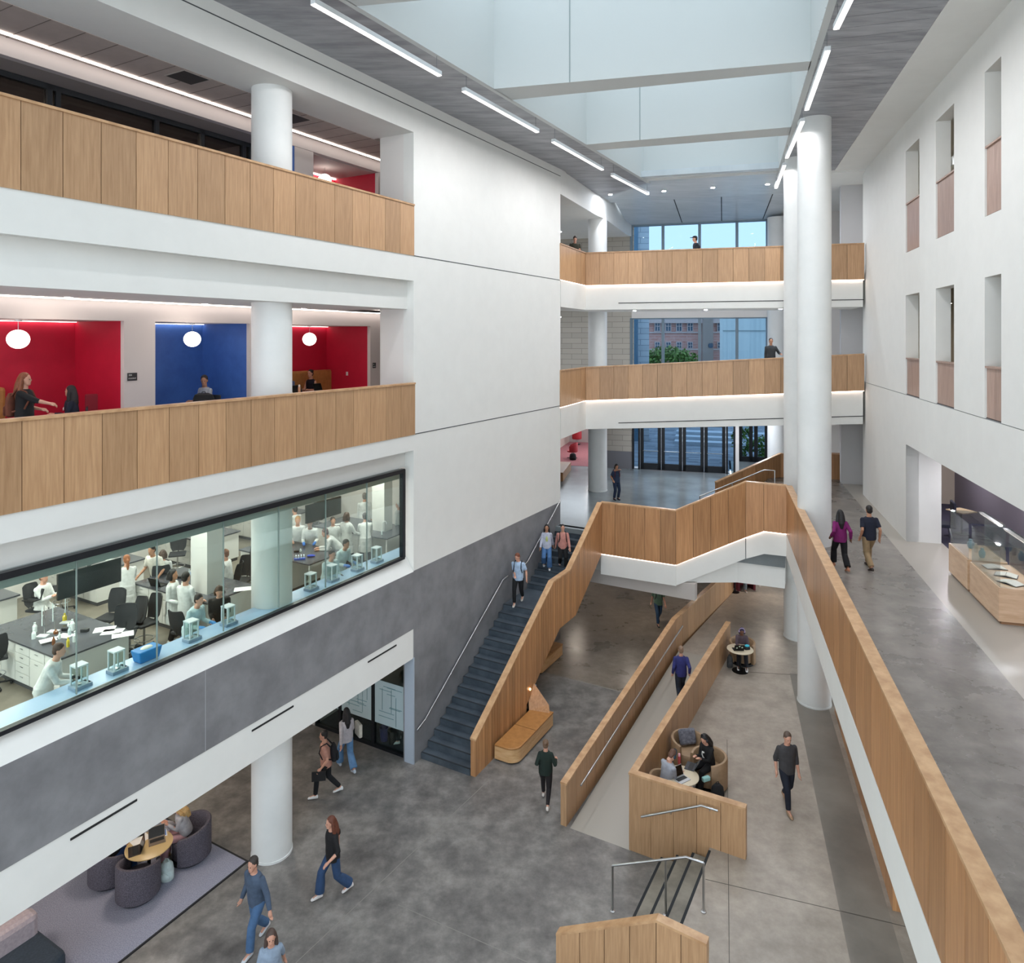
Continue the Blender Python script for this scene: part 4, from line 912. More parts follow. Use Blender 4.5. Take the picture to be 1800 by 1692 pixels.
        if st_ == 'bald': m = MB().ell(hd(0, -.06, -.02), (.08*k, .05*k, .055*k), 12, 8, H)
        child(m, 'hair', hm, .009, 2)
    if eyes:
        for s in (-1, 1): child(MB().ell(hd(.03*s, .087, .0), (.012*k, .006*k, .007*k), 8, 6, H), 'eye', M('#1a1412', .3))
        child(MB().ell(hd(0, .090, -.068), (.02*k, .006*k, .004*k), 8, 4, H), 'mouth', M('#8a4740', .5))
    o['_j'] = 0; del o['_j']
    W = Matrix.Translation(loc+P((0, 0, dz))) @ Matrix.Rotation(rz, 4, 'Z')
    return o, W, dict(hd=hd, tp=tp, HL=HL, HR=HR, el=el, er=er, shl=shl, shr=shr, H=H, T=T, k=k, hc=hc)
def text_mesh(body, size, ext, name, mat, center=False):
    c = bpy.data.curves.new(name, 'FONT'); c.body = body; c.size = size; c.extrude = ext
    if center: c.align_x = 'CENTER'
    t = bpy.data.objects.new('tmp', c); COL.objects.link(t); dg = bpy.context.evaluated_depsgraph_get()
    me = bpy.data.meshes.new_from_object(t.evaluated_get(dg)); bpy.data.objects.remove(t)
    o = bpy.data.objects.new(name, me); COL.objects.link(o); me.materials.clear(); me.materials.append(mat); return o
def backpack(W, J, col, label, group=None):
    e = empty('backpack', W@J['tp'](0, -.16, .1), 0, label, 'backpack', group); tp = J['tp']
    m = MB(); rr_ = []
    for z, w_, d_ in ((.0, .10, .05), (.03, .14, .08), (.2, .15, .09), (.36, .13, .075), (.44, .08, .04)):
        rr_.append([tp(w_*math.cos(2*math.pi*i/14), -.21+d_*math.sin(2*math.pi*i/14), z) for i in range(14)])
    m.ring(rr_).xf(W); kid(m.build('body', cloth(col), smooth=True), e)
    m = MB(); rr_ = []
    for z, w_, d_ in ((.02, .08, .02), (.05, .11, .04), (.18, .11, .04), (.21, .08, .02)):
        rr_.append([tp(w_*math.cos(2*math.pi*i/12), -.29+d_*math.sin(2*math.pi*i/12), z) for i in range(12)])
    kid(m.ring(rr_).xf(W).build('pocket', cloth(col), smooth=True), e)
    for s in (-1, 1):
        kid(MB().tube([tp(.10*s, -.16, .40), tp(.11*s, -.06, .53), tp(.115*s, .09, .47), tp(.125*s, .15, .32), tp(.15*s, .08, .16), tp(.13*s, -.14, .10)], .017, 6).xf(W).build('strap', cloth(col)), e)
    return e
# ================================================================ outside
struct('ground', MB().fr(FP, -30, 45, -60, -4.4, 3.9, ZLOB-.02).fr(FP, -30, 5.1, -4.4, -.35, 3.9, ZLOB-.02), brickmat('plaza_pavers', '#8f98a2', '#5f6872', '#777f88', 1, 1.2, .35, .01, planar='floor', rot=.3), 'grey paved plaza outside the entrance', 'paving')
for k in range(3): tag(MB().fr(FP, 1.6, 9, -11-k*1.1, -10-k*1.1, ZLOB-.02, ZLOB+.2+.2*k).build('terrace_step', M('#b4bec6', .7)), 'long pale terrace step outside the doors, %s' % ('nearest', 'middle', 'farthest')[k], 'terrace step', 'terrace steps outside')
def far_pt(px, Y, z): return Vector(((px-HX)*Y/F, Y, z))
BR = brickmat('brick_facade', '#c99385', '#c08577', '#cfaaa0', 1, .9, .3, .03); 
YB = 80
def fz(py, Y=YB): return EYE+(HY-py)*Y/F
def fx(px, Y=YB): return (px-HX)*Y/F
e = empty('brick_building', (fx(1200), YB, ZLOB), 0, 'brick building with a green mansard roof seen through the middle window', 'building')
kid(MB().box(((fx(1100)+fx(1300))/2, YB+5, (fz(566)+2)/2), (fx(1300)-fx(1100), 10, fz(566)-2)).build('wall', BR), e)
kid(MB().hexa([(fx(1100), YB+.2, fz(562)), (fx(1300), YB+.2, fz(562)), (fx(1300), YB+9, fz(562)), (fx(1100), YB+9, fz(562))], [(fx(1100), YB+3, fz(520)), (fx(1300), YB+3, fz(520)), (fx(1300), YB+7, fz(520)), (fx(1100), YB+7, fz(520))]).build('roof', noisy('copper_roof', '#5f8f8a', '#77a39d', .6, .6, stretch=(6, 1, 1))), e)
CR = M('#c9b3ab', .7)
kid(MB().box((fx(1190), YB-.2, fz(564)), (fx(1300)-fx(1085), .5, .5)).build('cornice', CR), e)
kid(MB().box((fx(1190), YB-.05, fz(584)), (fx(1300)-fx(1085), .2, .16)).build('band', CR), e); kid(MB().box((fx(1190), YB-.05, fz(614)), (fx(1300)-fx(1085), .2, .16)).build('band', CR), e)
kid(MB().box((fx(1242), YB-.3, fz(612)), (fx(1251)-fx(1233), .6, (fz(584)-2)*1.0)).build('pier', M('#a08f84', .8)), e)
for i, x in enumerate((1155, 1174, 1193, 1212.5, 1265)):
    for z0, z1, wd_ in ((582, 564.5, 9), (612, 601, 8)):
        f_ = kid(MB().box((fx(x), YB-.12, (fz(z0)+fz(z1))/2), (wd_*YB/F+.12, .14, fz(z1)-fz(z0)+.12)).build('window', CR), e)
        g = MB().box((fx(x), YB-.2, (fz(z0)+fz(z1))/2), (wd_*YB/F-.1, .1, fz(z1)-fz(z0)-.1)).build('pane', M('#3b5568', .25)); g.parent = f_
        g = MB().box((fx(x), YB-.26, (fz(z0)+fz(z1))/2), (.06, .04, fz(z1)-fz(z0))).box((fx(x), YB-.26, (fz(z0)+fz(z1))/2), (wd_*YB/F, .04, .06)).build('glazing_bar', CR); g.parent = f_
for x in (1183, 1202, 1221):
    f_ = kid(MB().box((fx(x), YB+.6, fz(555)), (.55, .5, .5)).build('roof_window', M('#cfe0ec', .3)), e)
kid(MB().tube([(fx(1246.5), YB-.7, fz(607)), (fx(1246.5), YB-.5, fz(607))], .28, 20).build('round_window', M('#3b5568', .4)), e)
e = empty('tower_building', (fx(1310, 70), 70, ZLOB), 0, 'pale ribbed block filling the right side of the middle window', 'building')
kid(MB().box(((fx(1270.5, 70)+fx(1420, 70))/2, 70.5, (fz(520, 70)+2)/2), (fx(1420, 70)-fx(1270.5, 70), 1.0, fz(520, 70)-2)).build('wall', noisy('ribbed_metal', '#b9c4c2', '#ccd6d2', 2.2, .6, stretch=(3, 1, .02))), e)
kid(MB().box(((fx(1270.5, 70)+fx(1420, 70))/2, 69.95, fz(581, 70)), (fx(1420, 70)-fx(1270.5, 70), .1, .05)).build('band', M('#7d8a8a', .6)), e)
e = empty('panel_building', (fx(1127, 50), 50, ZLOB), 0, 'pale panelled wing outside, left edge of the tall windows', 'building')
kid(MB().box(((fx(1098, 50)+fx(1141, 50))/2, 50.5, (fz(380, 50)+2)/2), (fx(1141, 50)-fx(1098, 50), 1.0, fz(380, 50)-2)).build('wall', brickmat('panel_cladding', '#c3c9cc', '#b7bec2', '#8c979d', 1, 1.4, .4, .02)), e)
kid(MB().box((fx(1113, 50), 49.9, (fz(380, 50)+2)/2), (.6, .3, fz(380, 50)-2)).build('dark_strip', M('#5f7f93', .4)), e)
# tree
LEAF = noisy('leaf_green', '#4a6b2e', '#7d9a4a', 3, .8)
def leafy(name, c, r, n, sz, label, cat, trunk=True, seed=1):
    random.seed(seed); e = empty(name, (c[0], c[1], ZLOB), 0, label, cat); m = MB()
    for i in range(n):
        v = Vector((random.gauss(0, 1), random.gauss(0, 1), random.gauss(0, 1))).normalized()*random.uniform(.55, 1); p = Vector((c[0]+v.x*r[0], c[1]+v.y*r[1], c[2]+v.z*r[2]))
        a = Vector((random.uniform(-1, 1), random.uniform(-1, 1), random.uniform(-1, 1))).normalized()*sz; b = a.cross(Vector((random.uniform(-1, 1), random.uniform(-1, 1), 1))).normalized()*sz*.6
        m.add([p-a, p+b, p+a, p-b], [(0, 1, 2, 3)])
    kid(m.build('foliage', LEAF), e)
    if trunk: kid(MB().tube([(c[0], c[1], ZLOB), (c[0]+.1, c[1], c[2])], [.18, .08], 8).build('trunk', M('#5a4a3a', .9)), e)
    return e
leafy('tree', (fx(1176, 58), 58, fz(640, 58)), (2.6, 1.8, 1.5), 2600, .16, 'green tree in front of the brick building', 'tree')
pv = FP(u_at(1325, v2)-.1, v2-1.6, ZLOB+.6)
leafy('plant', (pv.x-.5, pv.y, ZLOB+1.0), (.7, .5, 1.0), 350, .12, 'leafy plants outside the set-back doors', 'plant', False, 3)
leafy('plant', (pv.x+.7, pv.y, ZLOB+.65), (.6, .5, .7), 300, .12, 'lower plants outside the set-back doors, right clump', 'plant', False, 4)
# open back behind the camera for sky fill, with an added unseen frame
e = empty('sky_fill_frame', (-6, -5.8, 0), 0, 'unseen open frame behind the camera, added to admit sky fill light', 'window'); e['kind'] = 'structure'
m = MB()
for i in range(9): m.box((-17+i*2.8, -5.8, 9.1), (.12, .2, 18.2))
for z in (.1, 4.6, 9.4, 14, 18.2): m.box((-5.5, -5.8, z), (24, .2, .14))
kid(m.build('window_frame', MF), e)
# ================================================================ furniture kinds
def loc_mb(): return MB()
TAN = noisy('tan_leather', '#8d7357', '#a08366', 6, .5); TWEED = noisy('dark_tweed', '#37343c', '#6b6672', 90, .95, detail=2, lo=.35, hi=.65)
def finish(mb, nm_, mat, e, bevel=0, smooth=True, sub=0):
    o = mb.build(nm_, mat, smooth=smooth, bevel=bevel); o.parent = e
    if sub: s = o.modifiers.new('s', 'SUBSURF'); s.levels = s.render_levels = sub
    return o
def arc_shell(r0, r1, a0, a1, z0, zf, n=28, flat=1.0):
    """curved wall between angles; zf(t) top height with t in 0..1"""
    m = MB(); rr_ = []
    for i in range(n+1):
        t = i/n; a = a0+(a1-a0)*t; zt = zf(t); c, s = math.cos(a), math.sin(a)
        rr_.append([(r0*c, r0*s*flat, z0), (r1*c, r1*s*flat, z0), (r1*c, r1*s*flat, zt-.03), ((r1-.02)*c, (r1-.02)*s*flat, zt), ((r0+.02)*c, (r0+.02)*s*flat, zt), (r0*c, r0*s*flat, zt-.03)])
    return m.ring(rr_)
def tub_chair(loc, face, label, mat=TAN, group=None, dark=False, r=.41):
    e = empty('armchair', loc, math.radians(face), label, 'armchair', group)     # faces +Y locally
    g0, g1 = math.radians(90+52), math.radians(90+308)
    if dark: zf = lambda t: .62+.16*math.sin(math.pi*t)
    else: zf = lambda t: .74-.06*abs(2*t-1)**3
    finish(arc_shell(r-.09, r, g0, g1, .06, zf), 'backrest', mat, e, smooth=True)
    m = MB().lathe((0, .0, 0), [(r-.10, .10), (r-.10, .38), (r-.13, .43), (.02, .44)], 28); finish(m, 'seat', mat, e)
    finish(MB().lathe((0, 0, 0), [(r-.06, .0), (r-.06, .06)], 28), 'base', BLK, e)
    return e
def round_table(loc, label, r=.42, h=.73, top='#cdbfa6', leg='#17181a', group=None, d='round_table'):
    e = empty(d, loc, 0, label, 'table', group)
    finish(MB().lathe((0, 0, 0), [(r-.01, h-.028), (r, h-.02), (r, h-.006), (r-.008, h)], 40), 'tabletop', M(top, .35), e)
    finish(MB().lathe((0, 0, 0), [(.035, .02), (.035, h-.028)], 16), 'pedestal', M(leg, .4, .5), e)
    finish(MB().lathe((0, 0, 0), [(r*.62, 0), (r*.62, .012), (.05, .025)], 36), 'base', M(leg, .4, .5), e)
    return e
def laptop(loc, face, label, col='#b9bcc0', screen='#08090b', group=None, ang=112):
    e = empty('laptop', loc, math.radians(face), label, 'laptop', group)   # user sits at -Y
    finish(MB().box((0, 0, .009), (.33, .23, .018)), 'base', M(col, .35, .6), e, bevel=.004)
    finish(MB().box((0, .02, .019), (.28, .11, .003)), 'keyboard', M('#1b1c1e', .6), e)
    a = math.radians(ang-90); d = Vector((0, math.sin(a), math.cos(a))); c = Vector((0, .115, .018))+d*.11
    finish(MB().box(c, (.33, .008, .22), rx=-a), 'lid', M(col, .35, .6), e)
    finish(MB().box(c+Vector((0, -.006, .002)), (.31, .003, .20), rx=-a), 'screen', M(screen, .2), e)
    return e
def bottle(loc, label, c1, c2, h=.24, r=.036, group=None):
    e = empty('water_bottle', loc, 0, label, 'bottle', group)
    finish(MB().lathe((0, 0, 0), [(r*.9, 0), (r, .01), (r, h*.68), (r*.75, h*.76)], 20), 'body', M(c1, .4), e)
    finish(MB().lathe((0, 0, 0), [(r*.78, h*.75), (r*.8, h*.96), (r*.5, h)], 20), 'cap', M(c2, .4), e)
    return e
def bag(loc, label, col, s=(.30, .18, .42), name='backpack', cat='backpack', rz=0):
    e = empty(name, loc, rz, label, cat)
    m = MB(); rr_ = []
    for t, w_ in ((0, .85), (.06, 1), (.5, 1), (.85, .85), (1, .45)):
        rr_.append([(s[0]/2*w_*math.cos(2*math.pi*i/16), s[1]/2*w_*math.sin(2*math.pi*i/16), s[2]*t) for i in range(16)])
    finish(m.ring(rr_), 'body', cloth(col), e)
    finish(MB().ell((0, -s[1]*.5, s[2]*.3), (s[0]*.36, .04, s[2]*.22), 12, 8), 'pocket', cloth(col), e)
    finish(MB().tube([(-.05, 0, s[2]*.96), (-.03, 0, s[2]*1.12), (.03, 0, s[2]*1.12), (.05, 0, s[2]*.96)], .009, 6), 'handle', cloth(col), e)
    return e
def paper(loc, rz, label, s=(.21, .297), col='#e4e4e0', group=None, name='paper', cat='paper'):
    return tag(MB().box((0, 0, .002), (s[0], s[1], .004), rz=rz).build(name, M(col, .7), origin=None), label, cat, group) if False else _pl(loc, rz, label, s, col, group, name, cat)
def _pl(loc, rz, label, s, col, group, name, cat):
    o = MB().box((0, 0, .0025), (s[0], s[1], .005)).build(name, M(col, .7)); o.location = loc; o.rotation_euler.z = rz
    return tag(o, label, cat, group)
# mesh task chair -------------------------------------------------
MESHM = M('#232427', .75, name='black_mesh')
def make_stool():
    e = empty('task_chair', (0, 0, 0))
    finish(MB().box((0, 0, .62), (.46, .44, .06)), 'seat', MESHM, e, bevel=.02)
    m = MB(); rr_ = []
    for z, w_, y in ((.66, .15, -.20), (.76, .21, -.25), (.92, .23, -.27), (1.06, .22, -.30), (1.16, .20, -.33), (1.18, .17, -.335)):
        rr_.append([(w_*x, y+.05*(1-x*x)*-1+.03*abs(x), z) for x in (-1, -.5, 0, .5, 1)]+[(w_*x, y+.05*(1-x*x)*-1+.03*abs(x)-.02, z) for x in (1, .5, 0, -.5, -1)])
    finish(m.ring(rr_), 'backrest', MESHM, e)
    finish(MB().tube([(0, -.12, .60), (0, -.26, .62), (0, -.31, .80)], .018, 8), 'back_bracket', BLK, e)
    finish(MB().tube([(0, 0, .07), (0, 0, .6)], .025, 10), 'gas_post', STEEL, e)
    rr = [(0.20*math.cos(2*math.pi*i/24), .20*math.sin(2*math.pi*i/24), .27) for i in range(25)]
    finish(MB().tube(rr, .011, 6), 'foot_ring', STEEL, e)
    m = MB()
    for i in range(5):
        a = 2*math.pi*i/5; m.tube([(0, 0, .10), (.30*math.cos(a), .30*math.sin(a), .07)], .018, 6).ell((.30*math.cos(a), .30*math.sin(a), .035), (.03, .03, .035), 8, 6)
    finish(m, 'star_base', BLK, e)
    return e
# lab bench -------------------------------------------------------
BTOP = noisy('epoxy_worktop', '#45474d', '#515359', 3, .22); CAB = M('#d6d5d1', .5, name='lab_cabinet')
def bench(a0, a1, o0, o1, label, front='both', kneehole=None):
    zt = ZLAB+.92; c = LP((a0+a1)/2, (o0+o1)/2, ZLAB)
    e = empty('lab_bench', c, 0, label, 'laboratory bench', 'laboratory benches')
    kid(MB().fr(LP, a0, a1, o0, o1, zt-.035, zt).build('worktop', BTOP), e)
    kb = kneehole or 0
    kid(MB().fr(LP, a0+.05, a1-.05, o0+.03, o1-.04-kb, ZLAB+.1, zt-.036).build('cabinet', CAB), e)
    kid(MB().fr(LP, a0+.08, a1-.08, o0+.05, o1-.06-kb, ZLAB, ZLAB+.1).build('plinth', M('#4a4a4c', .7)), e)
    if kb: kid(MB().fr(LP, a0+.05, a0+.09, o1-.08, o1-.04, ZLAB, zt-.036).fr(LP, a1-.09, a1-.05, o1-.08, o1-.04, ZLAB, zt-.036).fr(LP, a0+.05, a1-.05, o1-.08, o1-.05, zt-.12, zt-.036).build('leg_frame', CAB), e)
    n = 0; L = o1-.04-kb-(o0+.03); k = max(1, int(L/.5))
    for i in range(k):
        q0 = o0+.03+L*i/k+.01; q1 = o0+.03+L*(i+1)/k-.01
        rows = ((.12, .66), (.68, .86)) if i % 2 else ((.12, .30), (.32, .50), (.52, .68), (.70, .86))
        for z0, z1 in rows:
            d = kid(MB().fr(LP, a0+.032, a0+.05, q0, q1, ZLAB+z0, ZLAB+z1).build('drawer' if z1-z0 < .3 else 'door', CAB), e)
            h_ = MB().tube([LP(a0+.015, (q0+q1)/2-.05, ZLAB+z1-.06), LP(a0+.015, (q0+q1)/2+.05, ZLAB+z1-.06)], .007, 6).build('handle', STEEL); h_.parent = d; h_.matrix_parent_inverse = Matrix.Translation(-Vector(e.location))@Matrix.Identity(4)
            h_.matrix_parent_inverse = Matrix.Identity(4)
    return e
def balance(a, o, z, label, rz=0):
    p = LP(a, o, z); e = empty('analytical_balance', p, math.atan2(LD.y, LD.x)+rz, label, 'balance', 'balances along the window counter')
    W_ = M('#cdd6da', .4)
    finish(MB().box((0, 0, .03), (.30, .22, .06)), 'base', M('#8195a8', .4), e, bevel=.008)
    m = MB()
    for x in (-.11, .07):
        for y in (-.09, .09): m.box((x, y, .22), (.022, .022, .34))
    m.box((-.02, 0, .395), (.21, .21, .024)); finish(m, 'frame', W_, e, smooth=False)
    finish(MB().box((-.02, 0, .22), (.165, .172, .33)), 'draft_shield', GLASSI, e, smooth=False)
    finish(MB().lathe((-.02, 0, 0), [(.045, .06), (.045, .075)], 16), 'pan', STEEL, e)
    finish(MB().box((.118, 0, .045), (.05, .16, .03)), 'display', BLK, e)
    return e
# ================================================================ ground floor seating
# lounge on carpet (left)
struct('floor', MB().fr(LP, -15, -4.74, -5.1, -1.06, .0, .018), CARPET, 'mottled purple-grey lounge carpet with a dark border', 'carpet')
struct('trim_8', MB().fr(LP, -15, -4.70, -1.06, -1.02, .0, .022).fr(LP, -4.74, -4.70, -5.14, -1.06, .0, .022), M('#1d1e22', .7), 'thin black border of the lounge carpet', 'carpet border')
cp = lambda x, y, z=.018: zp(x, y, z)
GL = 'dark tweed tub chairs on the lounge carpet'
ch1 = cp(333, 1503); ch2 = cp(243, 1571); ch3 = cp(194, 1543)
tub_chair(ch1, 120, 'dark tweed tub chair holding the blonde person', TWEED, GL, True, .46)
tub_chair(ch2, 0, 'dark tweed tub chair with its back to the camera, empty', TWEED, GL, True, .43)
tub_chair(ch3, -60, 'dark tweed tub chair half hidden by the white beam', TWEED, GL, True, .43)
tp_ = zp(262, 1484, .75); tb = Vector((tp_.x, tp_.y, .018))
round_table(tb, 'round pale wooden cafe table on the lounge carpet', r=.47, h=.73, top='#c2a878')
zt = .018+.73
laptop(zp(236, 1496, zt), -60, 'dark open laptop seen from behind on the lounge table', '#4a4340', group='laptops on the lounge table')
laptop(zp(276, 1478, zt), 30, 'silver-brown open laptop at the middle of the lounge table', '#8b7d6e', group='laptops on the lounge table')
_pl(zp(285, 1464, zt), .5, 'tablet with bright blue screen on the lounge table', (.20, .27), '#e8eaec', None, 'tablet', 'tablet')
t_ = MB().box((0, 0, .0065), (.15, .21, .002)).build('screen', M('#3d7fd0', .3)); tabo = [o for o in bpy.data.objects if o.name == 'tablet'][0]; t_.parent = tabo
_pl(zp(246, 1475, zt), .9, 'open white notebook before the person in jeans', (.36, .25), '#e2e2e0', None, 'notebook', 'notebook')
_pl(zp(246, 1468, zt), .5, 'small printed card beside the tablet', (.16, .10), '#c7b27a', None, 'card', 'card')
bag(cp(293, 1545), 'pale mint backpack on the carpet between two tub chairs', '#c4d6d6', (.30, .24, .40))
# big sofa & ottoman lower-left
sa = cp(2, 1625); 
e = empty('sofa', cp(20, 1640), 0, 'pale lounge sofa with thick rounded back at the lower left edge', 'sofa')
P0, P1 = zp(60, 1592, .85), zp(-60, 1668, .85)
def slabf(p, q, w0, w1, z0, z1):
    d = (q-p); d.z = 0; d.normalize(); n = Vector((-d.y, d.x, 0))
    return MB().poly([(p+n*w0).xy, (q+n*w0).xy, (q+n*w1).xy, (p+n*w1).xy], z0, z1)
kid(slabf(P0, P1, -.12, .22, .018, .85).build('backrest', noisy('pale_sofa', '#a79ba2', '#b9adb2', 20, .9), bevel=.10), e)
kid(slabf(P0+Vector((.0, 0, 0)), P1, .2, .9, .018, .42).build('seat', noisy('pale_sofa2', '#a79ba2', '#b9adb2', 20, .9), bevel=.06), e)
oq = [zp(62, 1625, .45), zp(-90, 1700, .45), zp(0, 1800, .45), zp(118, 1668, .45)]
e = empty('ottoman', (oq[0]+oq[2])/2*1.0, 0, 'dark slate blue ottoman at the bottom left corner', 'ottoman'); e.location.z = .018
kid(MB().poly([p.xy for p in (oq[0], oq[1], oq[2], oq[3])], .10, .45).build('cushion', noisy('slate_wool', '#2f3a46', '#3b4754', 30, .9), bevel=.09), e)
kid(MB().poly([p.lerp((oq[0]+oq[2])/2, .12).xy for p in oq], .018, .10).build('plinth', BLK), e)
# seating corner by the ramp
GT = 'tan tub chairs in the seating corner'
c_emp = zp(1206, 1345, ZPL)+LN*.06; c_gir = zp(1246, 1378, ZPL)
tub_chair(c_emp, 190, 'empty tan tub chair with a grey cushion in the seating corner', TAN, GT, r=.45)
tub_chair(c_gir, 120, 'tan tub chair holding the person in the black sweatshirt', TAN, GT, r=.45)
c_le = LP(.62, 6.88, ZPL)
tub_chair(c_le, -50, 'tan tub chair hidden behind the oak balustrade corner', TAN, GT, r=.40)
cu = empty('cushion', c_emp+Vector((.02, .20, .43)), math.radians(10), 'grey patterned cushion leaning in the empty tan chair', 'cushion')
finish(MB().box((0, 0, .22), (.46, .13, .38), rx=-.4), 'cover', noisy('cushion_grey', '#4e4e56', '#75757e', 14, .9), cu, bevel=.06)
tt = zp(1198, 1362, ZPL+.73); tb2 = Vector((tt.x, tt.y, ZPL))
round_table(tb2, 'round cream table in the seating corner, laptops on top', r=.40, h=.73)
z2 = ZPL+.73
laptop(zp(1199, 1370, z2), 32, 'silver laptop with black screen facing the seated pair', '#b9bcc0')
laptop(zp(1214, 1347, z2), -118, 'dark laptop in front of the person in the black sweatshirt', '#3e4248', '#49545a', ang=120)
bottle(zp(1181, 1346, z2), 'dark blue water bottle with pink lid', '#39394f', '#d98f8c', .27)
bottle(zp(1194, 1342, z2), 'red and pink water bottle on the cream table', '#b5474a', '#e0a0ad', .25)
_pl(zp(1178, 1357, z2), .6, 'open notebook beside the silver laptop', (.30, .21), '#dfe3dc', None, 'notebook', 'notebook')
ps = empty('pouch', zp(1241, 1372, ZPL+.45), .4, 'mint green pouch on the edge of the tan chair', 'pouch')
finish(MB().box((0, 0, .05), (.20, .10, .10)), 'body', M('#9fd0cc', .6), ps, bevel=.02)
bag(zp(1261, 1412, ZPL), 'black backpack on the floor beside the tan chair', '#17171a', (.34, .26, .46), rz=.3)
# small table further back
tt = zp(1301, 1140, ZPL+.73); round_table(Vector((tt.x, tt.y, ZPL)), 'small round cream table with a black pedestal in the middle of the taupe floor', r=.42, h=.73)
tub_chair(Vector((tt.x+.28, tt.y+.62, ZPL)), 165, 'tan tub chair behind the small round table', TAN, None, r=.43)
z3 = ZPL+.73
lb = laptop(zp(1297, 1141, z3), 180, 'laptop with a dark lid of pale stickers on the small round table', '#17181a')
for i, (x, z) in enumerate(((-.09, .13), (.0, .17), (.08, .11))): 
    s_ = MB().lathe((0, 0, 0), [(.028, 0), (.028, .003)], 12).build('sticker', M('#cfe0d0', .5)); s_.parent = lb; s_.location = (x, .115+.05+z*.38-.045, z+.004); s_.rotation_euler = (math.radians(90-22), 0, 0)
ps = empty('lunch_bag', zp(1313, 1141, z3), .2, 'dark lunch bag with a turquoise cloth on the small round table', 'bag')
finish(MB().box((0, 0, .05), (.18, .12, .10)), 'body', M('#1e2226', .7), ps, bevel=.02); finish(MB().ell((0, 0, .12), (.09, .07, .04), 10, 6), 'cloth', cloth('#3fb2c9'), ps)
bag(zp(1283, 1172, ZPL), 'grey black bag leaning by the foot of the small round table', '#4a4b4d', (.2, .18, .38))
# far red chair
rc = zp(1306, 1033, ZPL)
e = empty('armchair', rc, math.radians(190), 'dark red box armchair far back under the corridor', 'armchair')
finish(MB().box((0, -.34, .42), (.78, .12, .84)).box((-.36, 0, .33), (.1, .7, .66)).box((.36, 0, .33), (.1, .7, .66)), 'frame', M('#5b1220', .8), e, smooth=False)
finish(MB().box((0, .02, .34), (.6, .6, .2)), 'seat', M('#6d1626', .8), e, bevel=.03)
rt = zp(1292, 1036, ZPL); round_table(Vector((rt.x-.1, rt.y-.3, ZPL)), 'small black side table beside the dark red armchair', r=.3, h=.7, top='#1a1a1c')
bag(Vector((rt.x-.1, rt.y-.3, ZPL+.7)), 'black bag resting on the far side table', '#141416', (.4, .26, .30), rz=.2)
# curved bench
BW = noisy('bench_veneer', '#c79a68', '#d9b283', 3, .4, stretch=(1, 1, 6)); LEA = noisy('caramel_leather', '#a3703c', '#b47f48', 7, .42)
def curved_bench(a0, a1, o0, o1, label, r=.3, wedge=True):
    e = empty('curved_bench', LP((a0+a1)/2, (o0+o1)/2, 0), 0, label, 'bench', 'curved benches along the main stairs')
    def outl(i):
        P = [(a1-i, o0+0), (a0+i, o0+0)]
        for k_ in range(9):
            t = math.pi*1.5+0; a = math.pi/2*k_/8; P.append((a0+r-(r-i)*math.cos(a), o1-r+(r-i)*math.sin(a)))
        P.append((a1-i, o1-i)); return [LP(x, y).xy for x, y in P]
    kid(MB().poly(outl(.0), .05, .40).build('base', BW), e); kid(MB().poly(outl(.05), 0, .05).build('plinth', BLK), e)
    h = (a1-a0)/2
    kid(MB().poly(outl(-.015), .401, .455).build('cushion', LEA, bevel=.018), e)
    kid(MB().fr(LP, a0+h-.005, a0+h+.005, o0, o1+.01, .454, .459).build('seam', M('#5b3a1c', .8)), e)
    if wedge:
        w = MB().hexa([LP(a1-.25, o0, .45), LP(a1-.12, o1-.05, .45), LP(a1+.25, o1-.35, .0), LP(a1+.55, o0-.5, .0)], [LP(a1+.25, o0-.35, 1.3), LP(a1+.02, o1-.15, .62), LP(a1+.15, o1-.45, .62), LP(a1+.5, o0-.6, 1.3)])
        kid(w.build('angled_backrest', OAKD), e)
    return e
curved_bench(1.25, 3.55, 1.84, 2.52, 'curved caramel leather bench at the foot of the stair balustrade')
curved_bench(6.3, 8.0, .04, .74, 'caramel leather bench end under the stair landing', r=.1, wedge=False)
lamp = empty('reading_light', LP(3.45, 1.75, 1.0), 0, 'small warm light dot above the curved bench', 'light'); kid(MB().ell(LP(3.42, 1.81, 1.02), (.03, .03, .04), 10, 6).build('bulb', emis('warm_dot', '#ffc890', 8)), lamp)
# ================================================================ ground floor glass room
zt_ = 2.91
gr = empty('window_4', LP(.1, -2, 0), 0, 'black-framed glass wall of the ground floor room beside the pale blue pier', 'window'); gr['kind'] = 'structure'
def o_at(px, a):
    k = (px-HX)/F; b = L0+LD*a; return (k*b.y-b.x)/(LN.x-k*LN.y)
os_ = [-.33]+[o_at(x, .15) for x in (657, 599, 558)]
m = MB()
for o in os_: m.fr(LP, .1, .2, o-.05, o+.05, 0, zt_)
m.fr(LP, .1, .2, os_[-1], os_[0], 0, .08).fr(LP, .1, .2, os_[-1], os_[0], 2.55, 2.62); kid(m.build('window_frame', BB), gr)
for i in range(3): kid(MB().fr(LP, .145, .155, os_[i+1]+.05, os_[i]-.05, .08, 2.55).build('pane', GLASSI), gr)
FROST = M('#a9c3cc', .5, name='frosted_film')
FROST2 = glassmat('film', '#6f8288', 1); 
m_, n_, l_, b_ = nm('frosted_panel'); b_.inputs['Base Color'].default_value = lin('#b7ccd2'); b_.inputs['Roughness'].default_value = .5; b_.inputs['Alpha'].default_value = .88
PLN = M('#5f8690', .6, name='film_line')
